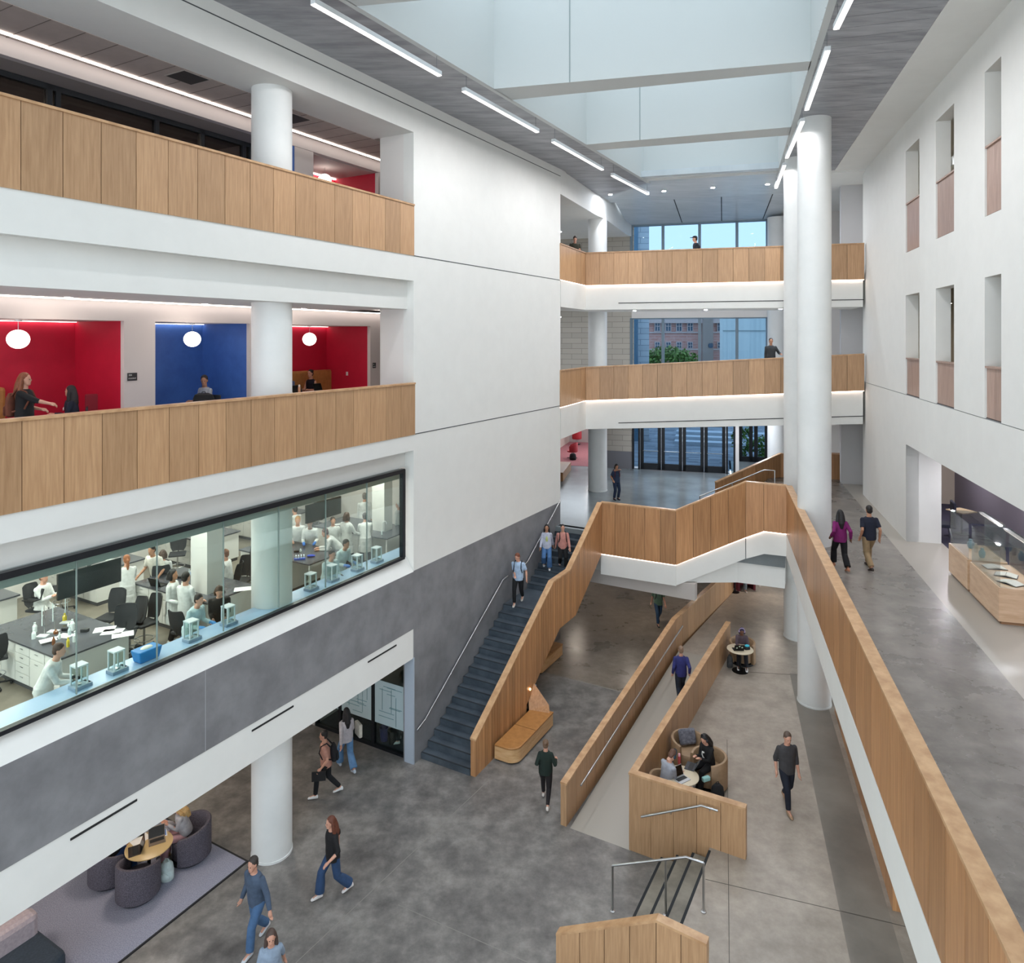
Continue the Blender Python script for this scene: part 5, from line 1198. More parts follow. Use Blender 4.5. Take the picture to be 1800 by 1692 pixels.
for i in range(3):
    q1_, q0_ = os_[i]-.06, os_[i+1]+.06; kid(MB().fr(LP, .128, .134, q0_, q1_, .72, 1.95).build('frosted_film', m_), gr)
    m = MB(); random.seed(i+3); w_ = q1_-q0_
    for s in range(9):
        x = q0_+w_*random.choice((.12, .25, .4, .55, .7, .85)); za = random.uniform(.75, 1.4); m.fr(LP, .122, .128, x-.006, x+.006, za, za+random.uniform(.3, .55))
        z = random.uniform(.8, 1.9); xa = q0_+w_*random.uniform(0, .6); m.fr(LP, .122, .128, xa, min(q1_, xa+w_*random.uniform(.25, .5)), z-.006, z+.006)
    kid(m.build('line_pattern', PLN), gr)
struct('wall_back', MB().fr(LP, .1, 3, os_[-1]-1.2, os_[-1]-.06, 0, zt_), M('#b8b5b3', .7), 'grey wall left of the ground floor glass room', 'wall')
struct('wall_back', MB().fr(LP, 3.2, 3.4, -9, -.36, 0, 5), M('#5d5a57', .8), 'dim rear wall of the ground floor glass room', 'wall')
struct('floor', MB().fr(LP, .2, 3.2, -5, -.36, .0, .01), noisy('blue_carpet', '#2b3340', '#3c4655', 30, .9), 'dark blue carpet of the ground floor room', 'floor')
e = empty('wooden_table', LP(1.3, -1.2, 0), 0, 'pale yellow table behind the frosted glass', 'table'); kid(MB().fr(LP, .75, 1.9, -2.0, -.7, .70, .74).build('tabletop', M('#d6bd86', .4)), e); kid(MB().tube([LP(1.3, -1.3, 0), LP(1.3, -1.3, .7)], .04, 8).build('pedestal', BLK), e)
for (o, c, l) in ((-1.45, '#28306b', 'dark blue waste bin behind the glass'), (-1.15, '#1b1d20', 'black waste bin behind the glass')):
    e = empty('waste_bin', LP(.5, o, .01), 0, l, 'bin'); finish(MB().lathe((0, 0, 0), [(.10, 0), (.14, .38), (.13, .38), (.09, .01)], 20), 'body', M(c, .5), e)
# ================================================================ display cases
ash = noisy('maple_veneer', '#c9a684', '#dabb9b', 2, .35, stretch=(1, 1, 5))
def case(b0, b1, q0, q1, label):
    e = empty('display_case', RP((b0+b1)/2, (q0+q1)/2, ZCOR), 0, label, 'display case', 'glass display cases')
    zb = ZCOR+.80
    kid(MB().fr(RP, b0, b1, q0, q1, ZCOR+.07, zb).build('base_cabinet', ash, bevel=.006), e); kid(MB().fr(RP, b0+.06, b1-.06, q0+.06, q1-.06, ZCOR, ZCOR+.07).build('plinth', M('#a67e5c', .5)), e)
    g = MB(); i = .03; zg = zb+.88; t = .008
    g.fr(RP, b0+i, b1-i, q0+i, q0+i+t, zb, zg).fr(RP, b0+i, b1-i, q1-i-t, q1-i, zb, zg).fr(RP, b0+i, b0+i+t, q0+i+t, q1-i-t, zb, zg).fr(RP, b1-i-t, b1-i, q0+i+t, q1-i-t, zb, zg).fr(RP, b0+i, b1-i, q0+i, q1-i, zg, zg+t)
    kid(g.build('glass_hood', GLASSC), e)
    kid(MB().fr(RP, b0+.06, b1-.06, q1-.16, q1-.09, zg-.03, zg-.004).build('light_bar', emis('case_light', '#fff4ea', 9)), e)
    kid(MB().fr(RP, b0+.06, b1-.06, q1-.18, q1-.075, zg-.012, zg+.0).build('light_housing', STEEL), e)
    return e, zb
bA = r_at(1755.8, 0)
def bq(p): d = p-R0; d.z = 0; return d.dot(RD), d.dot(RQ)
b1_, q1_ = bq(zp(1755.8, 1097.6, ZCOR)); b2_, q2_ = bq(zp(1700.5, 1041, ZCOR)); b3_, q3_ = bq(zp(1666, 1007, ZCOR))
cases = [case(b1_, b2_-.16, q1_, q1_+.85, 'nearer maple display case with books under glass'), case(b2_, b3_, q1_, q1_+.85, 'farther maple display case with glass objects')]
case_b = case(b1_-2.6, b1_-.2, q1_, q1_+.85, 'maple display case at the right edge of the view') if False else None
def book(p, rz, tilt, label, c='#d9d6cc', s=(.42, .3)):
    e = empty('open_book', p, rz, label, 'book', 'open books in the display cases')
    for sgn in (-1, 1): finish(MB().box((sgn*s[0]/4, 0, .03), (s[0]/2-.003, s[1], .02), ry=sgn*.18), 'page_block', M(c, .7), e, smooth=False)
    finish(MB().box((0, 0, .012), (s[0]+.02, s[1]+.02, .006)), 'cover', M('#3a3c40', .5), e); 
    return e
zb = cases[0][1]
for i, (t, q, l) in enumerate(((.2, .35, 'nearest, with white pages'), (.5, .45, 'middle'), (.8, .4, 'farthest'))):
    book(RP(b1_+(b2_-.16-b1_)*t, q1_+q, zb), i*.5-1.2, .3, 'open book under glass in the nearer display case, '+l)
for i, (t, r_, c, l) in enumerate(((.2, .07, '#9bb8bb', 'rounded pale jar'), (.5, .05, '#b8a88f', 'beige jar'), (.75, .08, '#6f8a94', 'blue-grey round jar'))):
    e = empty('jar', RP(b2_+(b3_-b2_)*t, q1_+.4, zb), 0, l+' in the farther display case', 'jar', 'jars in the farther display case'); finish(MB().lathe((0, 0, 0), [(r_*.7, 0), (r_, .06), (r_, .14), (r_*.5, .2), (r_*.55, .23)], 20), 'body', M(c, .3), e)
e = empty('side_table', RP(r_at(1695, 2.6), 2.7, ZCOR), 0, 'pale square side table on the dark carpet behind the cases', 'table')
pt_ = zp(1690, 897, ZCOR+.74); e.location = (pt_.x, pt_.y, ZCOR)
finish(MB().box((0, 0, .73), (.6, .6, .03), rz=.3), 'tabletop', M('#cdb691', .4), e, smooth=False); finish(MB().tube([(0, 0, .02), (0, 0, .72)], .03, 8), 'pedestal', BLK, e); finish(MB().lathe((0, 0, 0), [(.22, 0), (.22, .015)], 20), 'base', BLK, e)
cpos = zp(1659, 945, ZCOR); e = empty('lounge_chair', cpos, 1.2, 'dark high-backed chair partly hidden by the white pier', 'chair')
finish(MB().box((0, -.25, .75), (.55, .08, .8)), 'backrest', M('#1e2130', .8), e, bevel=.03); finish(MB().box((0, 0, .42), (.55, .5, .1)), 'seat', M('#1e2130', .8), e, bevel=.02)
for x in (-.22, .22):
    for y in (-.2, .2): finish(MB().tube([(x*.6, y*.6, .38), (x, y, 0)], .012, 6), 'leg', STEEL, e)
# wood box & panels at the far corridor
bx = zp(1472, 843, ZCOR)
tag(MB().box((bx.x, bx.y+.3, ZCOR+.55), (.75, .5, 1.1), rz=-.28).build('wooden_cabinet', OAKD), 'low brown wooden cabinet at the far end of the corridor', 'cabinet')
# signs
def sign(p, w_, h_, n, label, lines=((.7, .5, 'AB'),), d='room_sign', txt=('304', 'STUDENT')):
    e = empty(d, p, math.atan2(LD.y, LD.x), label, 'sign', 'room signs beside the nooks')
    finish(MB().box((0, 0, 0), (w_, .012, h_)), 'plate', M('#2b2a2c', .5), e, bevel=.004)
    for i, s in enumerate(txt):
        o = text_mesh(s, (.055 if i == 0 else .040) if w_ > .2 else .035, .001, 'lettering', M('#d8d6d2', .5)); o.parent = e; o.location = (-w_*.42, -.008, h_*.12-i*h_*.40); o.rotation_euler.x = math.pi/2
aa = l_at(232, NO); Yq = LP(aa, NO).y; sign(LP(aa, NO+.01, EYE-(662-HY)*Yq/F), .22, .17, 0, 'small dark room sign beside the large red nook')
aa = l_at(657.5, NO); Yq = LP(aa, NO).y; sign(LP(aa, NO+.01, EYE-(642-HY)*Yq/F), .15, .17, 0, 'small dark room sign beside the small red nook', txt=('308', 'STUDY'))
# nook lamps
for x, y, l in ((32, 596, 'large red nook'), (338, 596, 'blue nook'), (544, 596, 'small red nook')):
    o_ = -3.75; a = l_at(x, o_); p = LP(a, o_); z = EYE-(y-HY)*p.y/F
    e = empty('globe_pendant', (p.x, p.y, z), 0, 'glowing white globe lamp in the %s' % l, 'pendant lamp', 'globe lamps in the nooks')
    kid(MB().ell((p.x, p.y, z), (.2, .2, .19), 28, 18).build('globe', emis('globe_glass', '#fff6ee', 4.5), smooth=True), e)
    kid(MB().tube([(p.x, p.y, z+.18), (p.x, p.y, NH)], .006, 6).build('cable', STEEL), e); kid(MB().lathe((p.x, p.y, NH-.03), [(.07, 0), (.07, .03)], 16).build('canopy', STEEL), e)
a = l_at(571, -3.9); p = LP(a, -3.9); z = EYE+(594-313)*p.y/F
e = empty('globe_pendant', (p.x, p.y, z), 0, 'glowing globe lamp in the red nook of the top balcony', 'pendant lamp'); kid(MB().ell((p.x, p.y, z-.05), (.2, .2, .18), 20, 12).build('globe', emis('globe_glass', '#fff6ee', 4.5), smooth=True), e); kid(MB().tube([(p.x, p.y, z+.1), (p.x, p.y, 16.98)], .006, 6).build('cable', STEEL), e)
# nook sofas / tables
def sofa_nook(a0, a1, label, d0=NB+.05, mat=LEA, h=1.28):
    e = empty('banquette', LP((a0+a1)/2, d0+.3, ZL2), 0, label, 'banquette')
    kid(MB().fr(LP, a0, a1, d0, d0+.16, ZL2, ZL2+h).build('backrest', mat, bevel=.07), e); kid(MB().fr(LP, a0, a1, d0+.15, d0+.7, ZL2+.08, ZL2+.45).build('seat', mat, bevel=.05), e); kid(MB().fr(LP, a0+.05, a1-.05, d0+.1, d0+.62, ZL2, ZL2+.08).build('plinth', BLK), e)
    return e
sofa_nook(a_n(511)+.2, l_at(629, NB+.2), 'caramel leather banquette in the small red nook')
sofa_nook(-14.4, l_at(16, NB+.3), 'caramel leather banquette at the left edge of the large red nook')
e = empty('side_chair', LP(l_at(172, -3.9), -3.9, ZL2), .4, 'dark red chair back in the large red nook', 'chair'); finish(MB().box((0, 0, .75), (.5, .08, .62)), 'backrest', M('#8a1a2c', .8), e, bevel=.03); finish(MB().box((0, -.25, .45), (.5, .5, .1)), 'seat', M('#8a1a2c', .8), e, bevel=.02)
for x in (-.2, .2):
    for y in (-.42, -.05): finish(MB().tube([(x, y, .42), (x, y, 0)], .015, 6), 'leg', BLK, e)
for x, o_, l, w_ in ((352, -2.9, 'pale table in front of the blue nook', .5), (548, -3.3, 'pale table in the small red nook', .5)):
    a = l_at(x, o_); e = empty('cafe_table', LP(a, o_, ZL2), math.atan2(LD.y, LD.x), l, 'table', 'tables in the nooks'); finish(MB().box((0, 0, .72), (1.1, .65, .03)), 'tabletop', M('#dcd6c8', .4), e); finish(MB().tube([(0, 0, 0), (0, 0, .7)], .03, 8), 'pedestal', BLK, e)
a = l_at(368, -2.55); bag(LP(a, -2.75, ZL2+.735), 'black backpack lying on the blue nook table', '#15161a', (.5, .3, .26))
laptop(LP(l_at(530, -3.1), -3.15, ZL2+.735), 55, 'dark laptop before the person in the vest top', '#35373b', group='laptops in the small red nook'); laptop(LP(l_at(567, -3.2), -3.25, ZL2+.735), 60, 'dark laptop at the right end of the nook table', '#35373b', group='laptops in the small red nook')
bottle(LP(l_at(526, -2.95), -2.95, ZL2+.735), 'peach water bottle on the nook table', '#d6a07c', '#e8d9c8', .27)
a = l_at(637, -4.3); tag(MB().fr(LP, a_n(651)-.015, a_n(651)-.001, -3.9, -3.82, 10.5, 10.62).build('light_switch', WHITE2), 'small white switch on the red side wall', 'switch')
# diffusers in ceiling
for x, y, l in ((330, 136, 'left one'), (515, 208, 'right one')):
    p = zu(x, y, 17.34); a, o_ = ao(p); e = empty('air_diffuser', LP(a, o_, 17.32), 0, 'dark square air diffuser in the top balcony ceiling, '+l, 'air diffuser', 'air diffusers in the top balcony ceiling')
    kid(MB().fr(LP, a-.3, a+.3, o_-.3, o_+.3, 17.325, 17.338).build('grille', M('#3a3634', .7)), e); kid(MB().fr(LP, a-.33, a+.33, o_-.33, o_+.33, 17.33, 17.339).build('frame', M('#b5aaa4', .6)), e)
# pink room
for x, y, l, rz in ((1014, 781, 'red swivel chair on the pink carpet, farther one', .5), (1006, 805, 'red swivel chair beside the black bag', 1.4)):
    p = zp(x, y, ZLOB+.01); e = empty('swivel_chair', p, rz, l, 'chair', 'red swivel chairs on the pink carpet')
    finish(arc_shell(.28, .33, math.radians(150), math.radians(390), .42, lambda t: .75+.2*math.sin(math.pi*t)), 'backrest', M('#a01322', .6), e); finish(MB().lathe((0, 0, 0), [(.3, .38), (.3, .46), (.02, .48)], 20), 'seat', M('#a01322', .6), e)
    finish(MB().tube([(0, 0, .05), (0, 0, .4)], .025, 8), 'post', STEEL, e); finish(MB().box((0, 0, .03), (.6, .05, .03)).box((0, 0, .03), (.05, .6, .03)), 'cross_base', BLK, e)
bag(zp(1007, 808, ZLOB+.01), 'black backpack on the pink carpet', '#121214', (.4, .3, .4))
e = empty('wooden_bench', zp(993, 838, ZLOB), 0, 'stepped wooden bench at the end of the blank wall', 'bench'); p, q = zp(988, 846, ZLOB), zp(1002, 826, ZLOB); 
kid(slabf(p, q, -.05, .6, ZLOB, ZLOB+.45).build('seat', OAKD, bevel=.01), e); kid(slabf(p, q, .6, .9, ZLOB, ZLOB+.9).build('back_step', OAKD, bevel=.01), e)
tag(MB().fr(FP, -.35, -.3, 0.01, .05, ZLOB, 8.2).build('corner_guard', BLK), 'black vertical strip at the edge of the stone wall', 'corner strip') if False else None
# ================================================================ laboratory
bench(-8.05, -6.6, -5.1, -2.3, 'black-topped laboratory bench nearest the camera, covered with instruments')
bench(-4.8, -3.4, -5.1, -2.3, 'black-topped laboratory bench with the laptop, second from the camera')
bench(-1.6, -.2, -5.1, -2.3, 'black-topped laboratory bench with a blue tube rack, third from the camera', kneehole=.7)
bench(1.35, 2.8, -5.1, -2.05, 'black-topped laboratory bench at the right end of the window', kneehole=.5)
bench(-8.05, -6.6, -9.1, -6.7, 'rear laboratory bench at the far left')
bench(-4.8, -3.4, -9.1, -6.7, 'rear laboratory bench behind the bench with the laptop')
bench(-1.6, -.2, -9.1, -6.7, 'rear laboratory bench behind the large column')
bench(1.35, 2.8, -9.1, -6.7, 'rear laboratory bench at the far right')
zt = ZLAB+.92
# window counter
e = empty('window_counter', LP(-5, -.55, ZLAB), 0, 'counter with painted sky-blue reflection along the inside of the laboratory window', 'counter')
zc = 5.68
kid(MB().fr(LP, AW, 2.6, -.92, -.36, zc-.035, zc).build('worktop', M('#9db9d6', .3, name='sky_tinted_top')), e); kid(MB().fr(LP, AW, 2.6, -.7, -.36, ZLAB, zc-.036).build('cabinet', CAB), e)  # sky reflection painted into the worktop as blue
# service columns on the benches
for a0, a1, o0, o1, l in ((-4.45, -4.0, -3.35, -2.75, 'second bench'), (1.9, 2.3, -3.1, -2.6, 'right end bench')):
    tag(MB().fr(LP, a0, a1, o0, o1, zt+.001, 8.29).build('service_column', CAB), 'square white service column rising from the %s' % l, 'column')
# wall displays
for a0, a1, l in ((-7.4, -6.05, 'above the near bench'), (-.45, .35, 'above the third bench'), (.38, 1.0, 'right of the one above the third bench')):
    o = -3.6
    e = empty('monitor', LP((a0+a1)/2, o, 6.0), 0, 'large black display hanging in the laboratory, %s' % l, 'monitor', 'large black displays in the laboratory')
    e.location.z = 6.25
    kid(MB().fr(LP, a0, a1, o-.03, o+.03, 6.24, 6.78).build('screen', M('#0d1414', .25, name='black_screen')), e); kid(MB().fr(LP, (a0+a1)/2-.05, (a0+a1)/2+.05, o-.09, o-.03, 6.4, 8.29).build('hanger', STEEL), e)
# balances on counter : pixel places on the counter plane
for i, (x, y) in enumerate([(136, 1205), (207, 1180), (339, 1125), (399, 1096), (547, 1036), (582, 1020), (625, 1001), (651, 985)]):
    a, o = ao(zp(x, y, zc)); balance(a, -.62, zc, 'analytical balance with glass shield on the window counter, %s from the left' % ('first', 'second', 'third', 'fourth', 'fifth', 'sixth', 'seventh', 'eighth')[i])
e = empty('plastic_bin', LP(ao(zp(257, 1158, zc))[0], -.62, zc), math.atan2(LD.y, LD.x), 'bright blue plastic tub on the window counter', 'tub')
m = MB().hexa([(-.19, -.11, 0), (.19, -.11, 0), (.19, .11, 0), (-.19, .11, 0)], [(-.23, -.15, .22), (.23, -.15, .22), (.23, .15, .22), (-.23, .15, .22)])
finish(m, 'tub', M('#1f7fc4', .4), e, bevel=.02); finish(MB().ell((0, 0, .22), (.12, .08, .03), 10, 6), 'paper_towel', M('#e6e6dc', .8), e)
# stools
RECTS = [(-8.05, -6.6, -5.1, -2.3), (-4.8, -3.4, -5.1, -2.3), (-1.6, -.2, -5.1, -2.3), (1.35, 2.8, -5.1, -2.05), (-8.05, -6.6, -9.1, -6.7), (-4.8, -3.4, -9.1, -6.7), (-1.6, -.2, -9.1, -6.7), (1.35, 2.8, -9.1, -6.7), (-20, 3, -.92, 0)]
def push(p, m):
    a, o = ao(p)
    for _ in range(2):
        for a0, a1, o0, o1 in RECTS:
            if a0-m < a < a1+m and o0-m < o < o1+m:
                c = [(a-(a0-m), 0), ((a1+m)-a, 1), (o-(o0-m), 2), ((o1+m)-o, 3)]; d, i = min(c)
                if i == 0: a = a0-m
                elif i == 1: a = a1+m
                elif i == 2: o = o0-m
                else: o = o1+m
    if o < -8.9: o = -8.9
    return LP(a, o, p.z)
proto = make_stool(); first = True
SP = [(12, 1200, 40, 'mesh stool at the left edge of the window'), (172, 1185, 200, 'mesh stool between bench and balances, low in the view'), (228, 1150, 150, 'mesh stool against the near bench end'), (172, 1092, 170, 'mesh stool under the large displays'),
      (205, 1078, 150, 'mesh stool right of the displays'), (243, 1098, -20, 'mesh stool standing free beside the drawers'), (108, 1075, 120, 'mesh stool behind the near bench'), (312, 1010, 200, 'mesh stool behind the tee shirt person'),
      (425, 1060, 170, 'mesh stool beside the round column'), (440, 1035, 160, 'mesh stool half hidden by the round column'), (615, 905, 180, 'mesh stool at the rear right'), (600, 985, 0, 'mesh stool behind the two light coats'), (560, 940, 170, 'mesh stool beside the third bench')]
for i, (x, y, rz, lb_) in enumerate(SP):
    o = proto if first else copy_tree(proto); first = False
    p = push(zp(x, y, ZLAB), .24)
    if i in (3, 4, 5): p = LP((-5.95, -5.75, -5.55)[i-3], (-4.2, -3.2, -2.0)[i-3], ZLAB)
    o.location = p; o.rotation_euler.z = math.radians(rz)
    tag(o, 'black '+lb_, 'task chair', 'black mesh stools in the laboratory')
# clutter on benches
random.seed(11)
def burette(p, label):
    e = empty('burette_stand', p, 0, label, 'laboratory stand', 'burette stands on the near bench'); finish(MB().box((0, 0, .01), (.2, .14, .02)), 'base', M('#dfe3e4', .4), e); finish(MB().tube([(0, .05, .02), (0, .05, .62)], .007, 6), 'rod', STEEL, e); finish(MB().tube([(0, -.02, .22), (0, -.02, .6)], .01, 8), 'burette', M('#dfeaea', .2), e); finish(MB().tube([(0, .05, .42), (0, -.02, .42)], .008, 6), 'clamp', STEEL, e)
for x, y, l in ((75, 1118, 'left one'), (94, 1110, 'middle one'), (116, 1094, 'right one')): burette(zp(x, y, zt), 'thin clamp stand on the near bench, '+l)
k = 0
for (a0, a1, o0, o1, n, wh) in ((-7.9, -6.8, -4.2, -2.6, 16, 'near bench'), (-4.6, -3.6, -4.8, -3.6, 5, 'second bench'), (-1.5, -.4, -4.6, -2.8, 12, 'third bench'), (1.5, 2.6, -4.6, -2.4, 10, 'right end bench'), (-7.9, -6.8, -8.9, -7, 12, 'rear left bench'), (-4.7, -3.6, -8.9, -7, 14, 'rear bench behind the laptop bench'), (-1.5, -.4, -8.9, -7, 12, 'rear bench behind the column')):
    for j in range(n):
        p = LP(random.uniform(a0, a1), random.uniform(o0, o1), zt); kd = random.random()
        if kd < .45:
            r_ = random.uniform(.02, .045); h_ = random.uniform(.07, .2); c = random.choice(('#dfe6e6', '#c9d8dc', '#e8e6da', '#d8c23a', '#7a4a2a'))
            tag(MB().lathe((0, 0, 0), [(r_, 0), (r_, h_*.7), (r_*.4, h_), (r_*.5, h_*1.15)], 12).build('reagent_bottle', M(c, .25)), 'small laboratory bottle standing on the %s' % wh, 'bottle', 'bottles on the %s' % wh).location = p
        elif kd < .7:
            tag(MB().box((0, 0, .03), (.14, .09, .06)).build('power_supply', M('#17181a', .5)), 'small black instrument box on the %s' % wh, 'instrument', 'instrument boxes on the %s' % wh).location = p
        elif kd < .85:
            q = []; 
            for t in range(14): q.append((.09*math.cos(t*1.1)*(1-t*.03), .06*math.sin(t*1.3), .008+.002*t))
            tag(MB().tube(q, .005, 5).build('cable', BLK), 'coiled black cable on the %s' % wh, 'cable', 'cables on the %s' % wh).location = p
        else:
            o = _pl(p, random.uniform(0, 3), 'sheet of white paper on the %s' % wh, (.21, .29), '#dedfdc', 'papers on the %s' % wh, 'paper', 'paper')
for x, y, s, l in ((184, 1106, .35, 'large white sheet at the end of the near bench'), (198, 1110, .2, 'second white sheet overlapping the large one'), (216, 1115, .5, 'separate white sheet at the bench corner'), (427, 1035, .3, 'white sheet on the second bench')):
    _pl(zp(x, y, zt), s, l, (.4, .28), '#e6e7e5', None, 'paper', 'paper')
laptop(zp(280, 1028, zt), 160, 'open black laptop at the corner of the second bench', '#1a1b1d'); laptop(zp(55, 1055, zt), -20, 'open black laptop on the rear left bench', '#1a1b1d')
for x, y, l in ((368, 1040, 'left'), (381, 1034, 'right')):
    e = empty('tap', zp(x, y, zt), 0, 'white gooseneck tap on the second bench, %s one' % l, 'tap', 'gooseneck taps'); finish(MB().tube([(0, 0, 0), (0, 0, .3), (.03, 0, .34), (.10, 0, .34), (.12, 0, .26)], .013, 8), 'spout', M('#dfe2e2', .3), e); finish(MB().lathe((0, 0, 0), [(.03, 0), (.03, .03)], 12), 'base', STEEL, e)
for x, y, l in ((673, 935, 'left'), (682, 928, 'right')):
    e = empty('tap', zp(x, y, zt), 0, 'white gooseneck tap on the right end bench, %s one' % l, 'tap', 'gooseneck taps'); finish(MB().tube([(0, 0, 0), (0, 0, .3), (.03, 0, .34), (.10, 0, .34), (.12, 0, .26)], .013, 8), 'spout', M('#dfe2e2', .3), e); finish(MB().lathe((0, 0, 0), [(.03, 0), (.03, .03)], 12), 'base', STEEL, e)
e = empty('rack', zp(527, 983, zt), .3, 'blue and white tube rack on the third bench', 'rack')
m = MB()
for i in range(4): m.box((i*.07-.1, 0, .06), (.03, .08, .12))
finish(m, 'tubes', M('#dfe6ee', .4), e); finish(MB().box((0, 0, .02), (.3, .1, .04)), 'tray', M('#2a55b8', .4), e)
tag(MB().ell((0, 0, .03), (.12, .08, .03), 12, 6).build('glove_pile', M('#1f3fa8', .5)), 'blue glove pile on the third bench', 'gloves').location = zp(547, 978, zt)
e = empty('ceiling_light', LP(-2, -7, 8.26), 0, 'laboratory ceiling light panel', 'ceiling light') if False else None
# lab people -------------------------------------------------------
def hp(px, py, hz): return zp(px, py, hz)       # point at head height
LABW = '#d9dad8'
def gloves(o, W, J, col='#2f6fc0'):
    for w_, e_ in ((J['HL'], J['el']), (J['HR'], J['er'])):
        d = (w_-e_).normalized(); c = MB().tube([w_-d*.05, w_+d*.03, w_+d*.09, w_+d*.15, w_+d*.175], [.036, .043, .045, .032, .012], 12).build('glove', M(col, .5), smooth=True); c.parent = o
def lab(px, py, face, label, h=1.70, drop=.0, **k):
    zt_ = ZLAB+h*(1 if not drop else 1)-drop
    p = zp(px, py, zt_); k.setdefault('coat', .42); k.setdefault('vox', .013); k.setdefault('eyes', False); k.setdefault('top', (LABW, 'long')); k.setdefault('bottom', ('#1c1d22', .01))
    hd_off = k.pop('off', 0); f = math.radians(face); fv = Vector((-math.sin(f), math.cos(f), 0))
    ps = k.get('pose', 'stand')
    q = push(Vector((p.x-fv.x*hd_off, p.y-fv.y*hd_off, ZLAB)), .16)
    if ps == 'sit':
        s_ = copy_tree(proto); s_.location = q; s_.rotation_euler.z = f; tag(s_, 'stool under the '+label, 'task chair', 'black mesh stools in the laboratory')
    return person(q, face, label, h=h, group='people in the laboratory', **k)
HD = lambda c: ('short', c)
gloves(*lab(104, 1137, -75, 'person in a pale lab coat and goggles leaning to the nearest balance', 1.72, drop=.12, off=.25, lean=22, pose='work', hair=HD('#3a271d'), hr=(.1, .5, 1.0), hl=(-.1, .45, 1.0), bottom=('#22304a', .01)), col='#1b1c20')
lab(75, 1019, -100, 'person in a white lab coat seated at the rear left bench', 1.7, drop=.40, off=.05, pose='sit', seat=.6, hair=HD('#5a3a26'), hl=(-.1, .42, .98), hr=(.1, .42, .98))
lab(224, 976, 40, 'person in a white lab coat with a long auburn ponytail', 1.66, hair=('pony', '#7a4a2c'), lean=8, pose='work')
lab(276, 963, 170, 'person in a white printed tee leaning on the second bench', 1.75, drop=.10, off=.2, lean=20, coat=None, top=('#dcd8ce', 'short'), hair=HD('#17130f'), pose='work', hl=(-.28, .35, .95), hr=(.28, .35, .95), bottom=('#3a3f48', .01), skin='m')
lab(296, 974, 20, 'person in a white lab coat half hidden behind the tee shirt person', 1.6, drop=.2, pose='sit', seat=.62, hair=('bob', '#3b2c24'))
gloves(*lab(339, 962, 160, 'person in a white lab coat with blue gloves bending over a bench', 1.75, drop=.12, off=.28, lean=28, pose='work', hair=HD('#2c2019'), hl=(-.1, .45, .95), hr=(.12, .45, .95)), col='#2f6fc0')
lab(303, 1000, -90, 'dark-haired person in a long white lab coat standing in profile', 1.70, hair=('bob', '#0f0d0d'), bottom=('#101114', .01), hl=(-.2, .22, 1.0), hr=(.2, .25, 1.0), skin='m')
lab(326, 1005, -20, 'tall person in a white lab coat and jeans seen from behind', 1.73, hair=HD('#14100e'), bottom=('#3f6290', .01), hl=(-.2, .3, 1.0), hr=(.2, .3, 1.0))
gloves(*lab(348, 1048, -110, 'person in a pale coat with blue gloves working at the window counter', 1.68, drop=.10, off=.22, lean=22, pose='work', top=('#b9d0d4', 'long'), hair=HD('#1a1411')), col='#2f86c8')
lab(386, 1022, 200, 'person in a long black coat beside the balances', 1.70, top=('#1b1714', 'long'), hair=('bob', '#3c2a1e'), lean=10, headp=25, coat=.5, hl=(-.12, .3, 1.0), hr=(.12, .3, 1.0))
lab(401, 977, 90, 'brown-haired person in a white coat seated left of the round column', 1.72, drop=.38, pose='sit', seat=.62, hair=HD('#5b3822'), hl=(-.1, .42, 1.0), hr=(.1, .42, 1.0))
lab(524, 894, 60, 'person in a white lab coat at the rear near the display', 1.68, drop=.1, hair=HD('#211a16'), pose='work')
lab(521, 911, 200, 'blond person in a white lab coat leaning over the third bench', 1.72, drop=.1, off=.2, lean=20, pose='work', hair=HD('#8e6a42'))
gloves(*lab(545, 914, 190, 'black-haired person in a white lab coat with blue gloves', 1.72, drop=.1, off=.22, lean=24, pose='work', hair=HD('#0f0d0d'), skin='m'), col='#2f6fc0')
lab(573, 939, 110, 'person in a white lab coat bending low over the third bench', 1.68, drop=.32, off=.35, lean=42, pose='work', hair=HD('#3c1f1a'), hl=(-.1, .6, .95), hr=(.1, .6, .95))
lab(585, 908, -150, 'person in a white lab coat glimpsed behind the others', 1.62, hair=HD('#2c2019'))
lab(609, 900, -30, 'person in a long white lab coat standing with back turned', 1.73, hair=('bob', '#3a281e'), hl=(-.2, .3, 1.05), hr=(.25, .35, 1.0), bottom=('#17181c', .02))
lab(642, 904, 20, 'person in a white lab coat bending towards the right bench', 1.66, drop=.06, off=.1, lean=14, pose='work', hair=HD('#2a2523'), bottom=('#55585e', .01))
lab(641, 866, 10, 'grey-haired person in a white lab coat at the rear right', 1.75, hair=HD('#5d5650'))
gloves(*lab(582, 968, 225, 'person in a pale coat with black gloves at the window counter', 1.70, drop=.08, off=.18, lean=20, pose='work', top=('#bccfd0', 'long'), hair=HD('#231b18')), col='#1b1c20')
gloves(*lab(607, 951, 235, 'person in a pale coat with blue gloves leaning on the window counter', 1.70, drop=.12, off=.25, lean=26, pose='work', top=('#bccfd0', 'long'), hair=HD('#17130f'), skin='m'), col='#2f6fc0')
lab(690, 884, 80, 'person in a pale coat at the right edge of the laboratory window', 1.66, hair=HD('#e0dcd6'))
# gloves as small things worn: built as part of hands colour
# ================================================================ people outside the laboratory
def at(px, py, z): return zp(px, py, z)
JEAN = '#33547f'
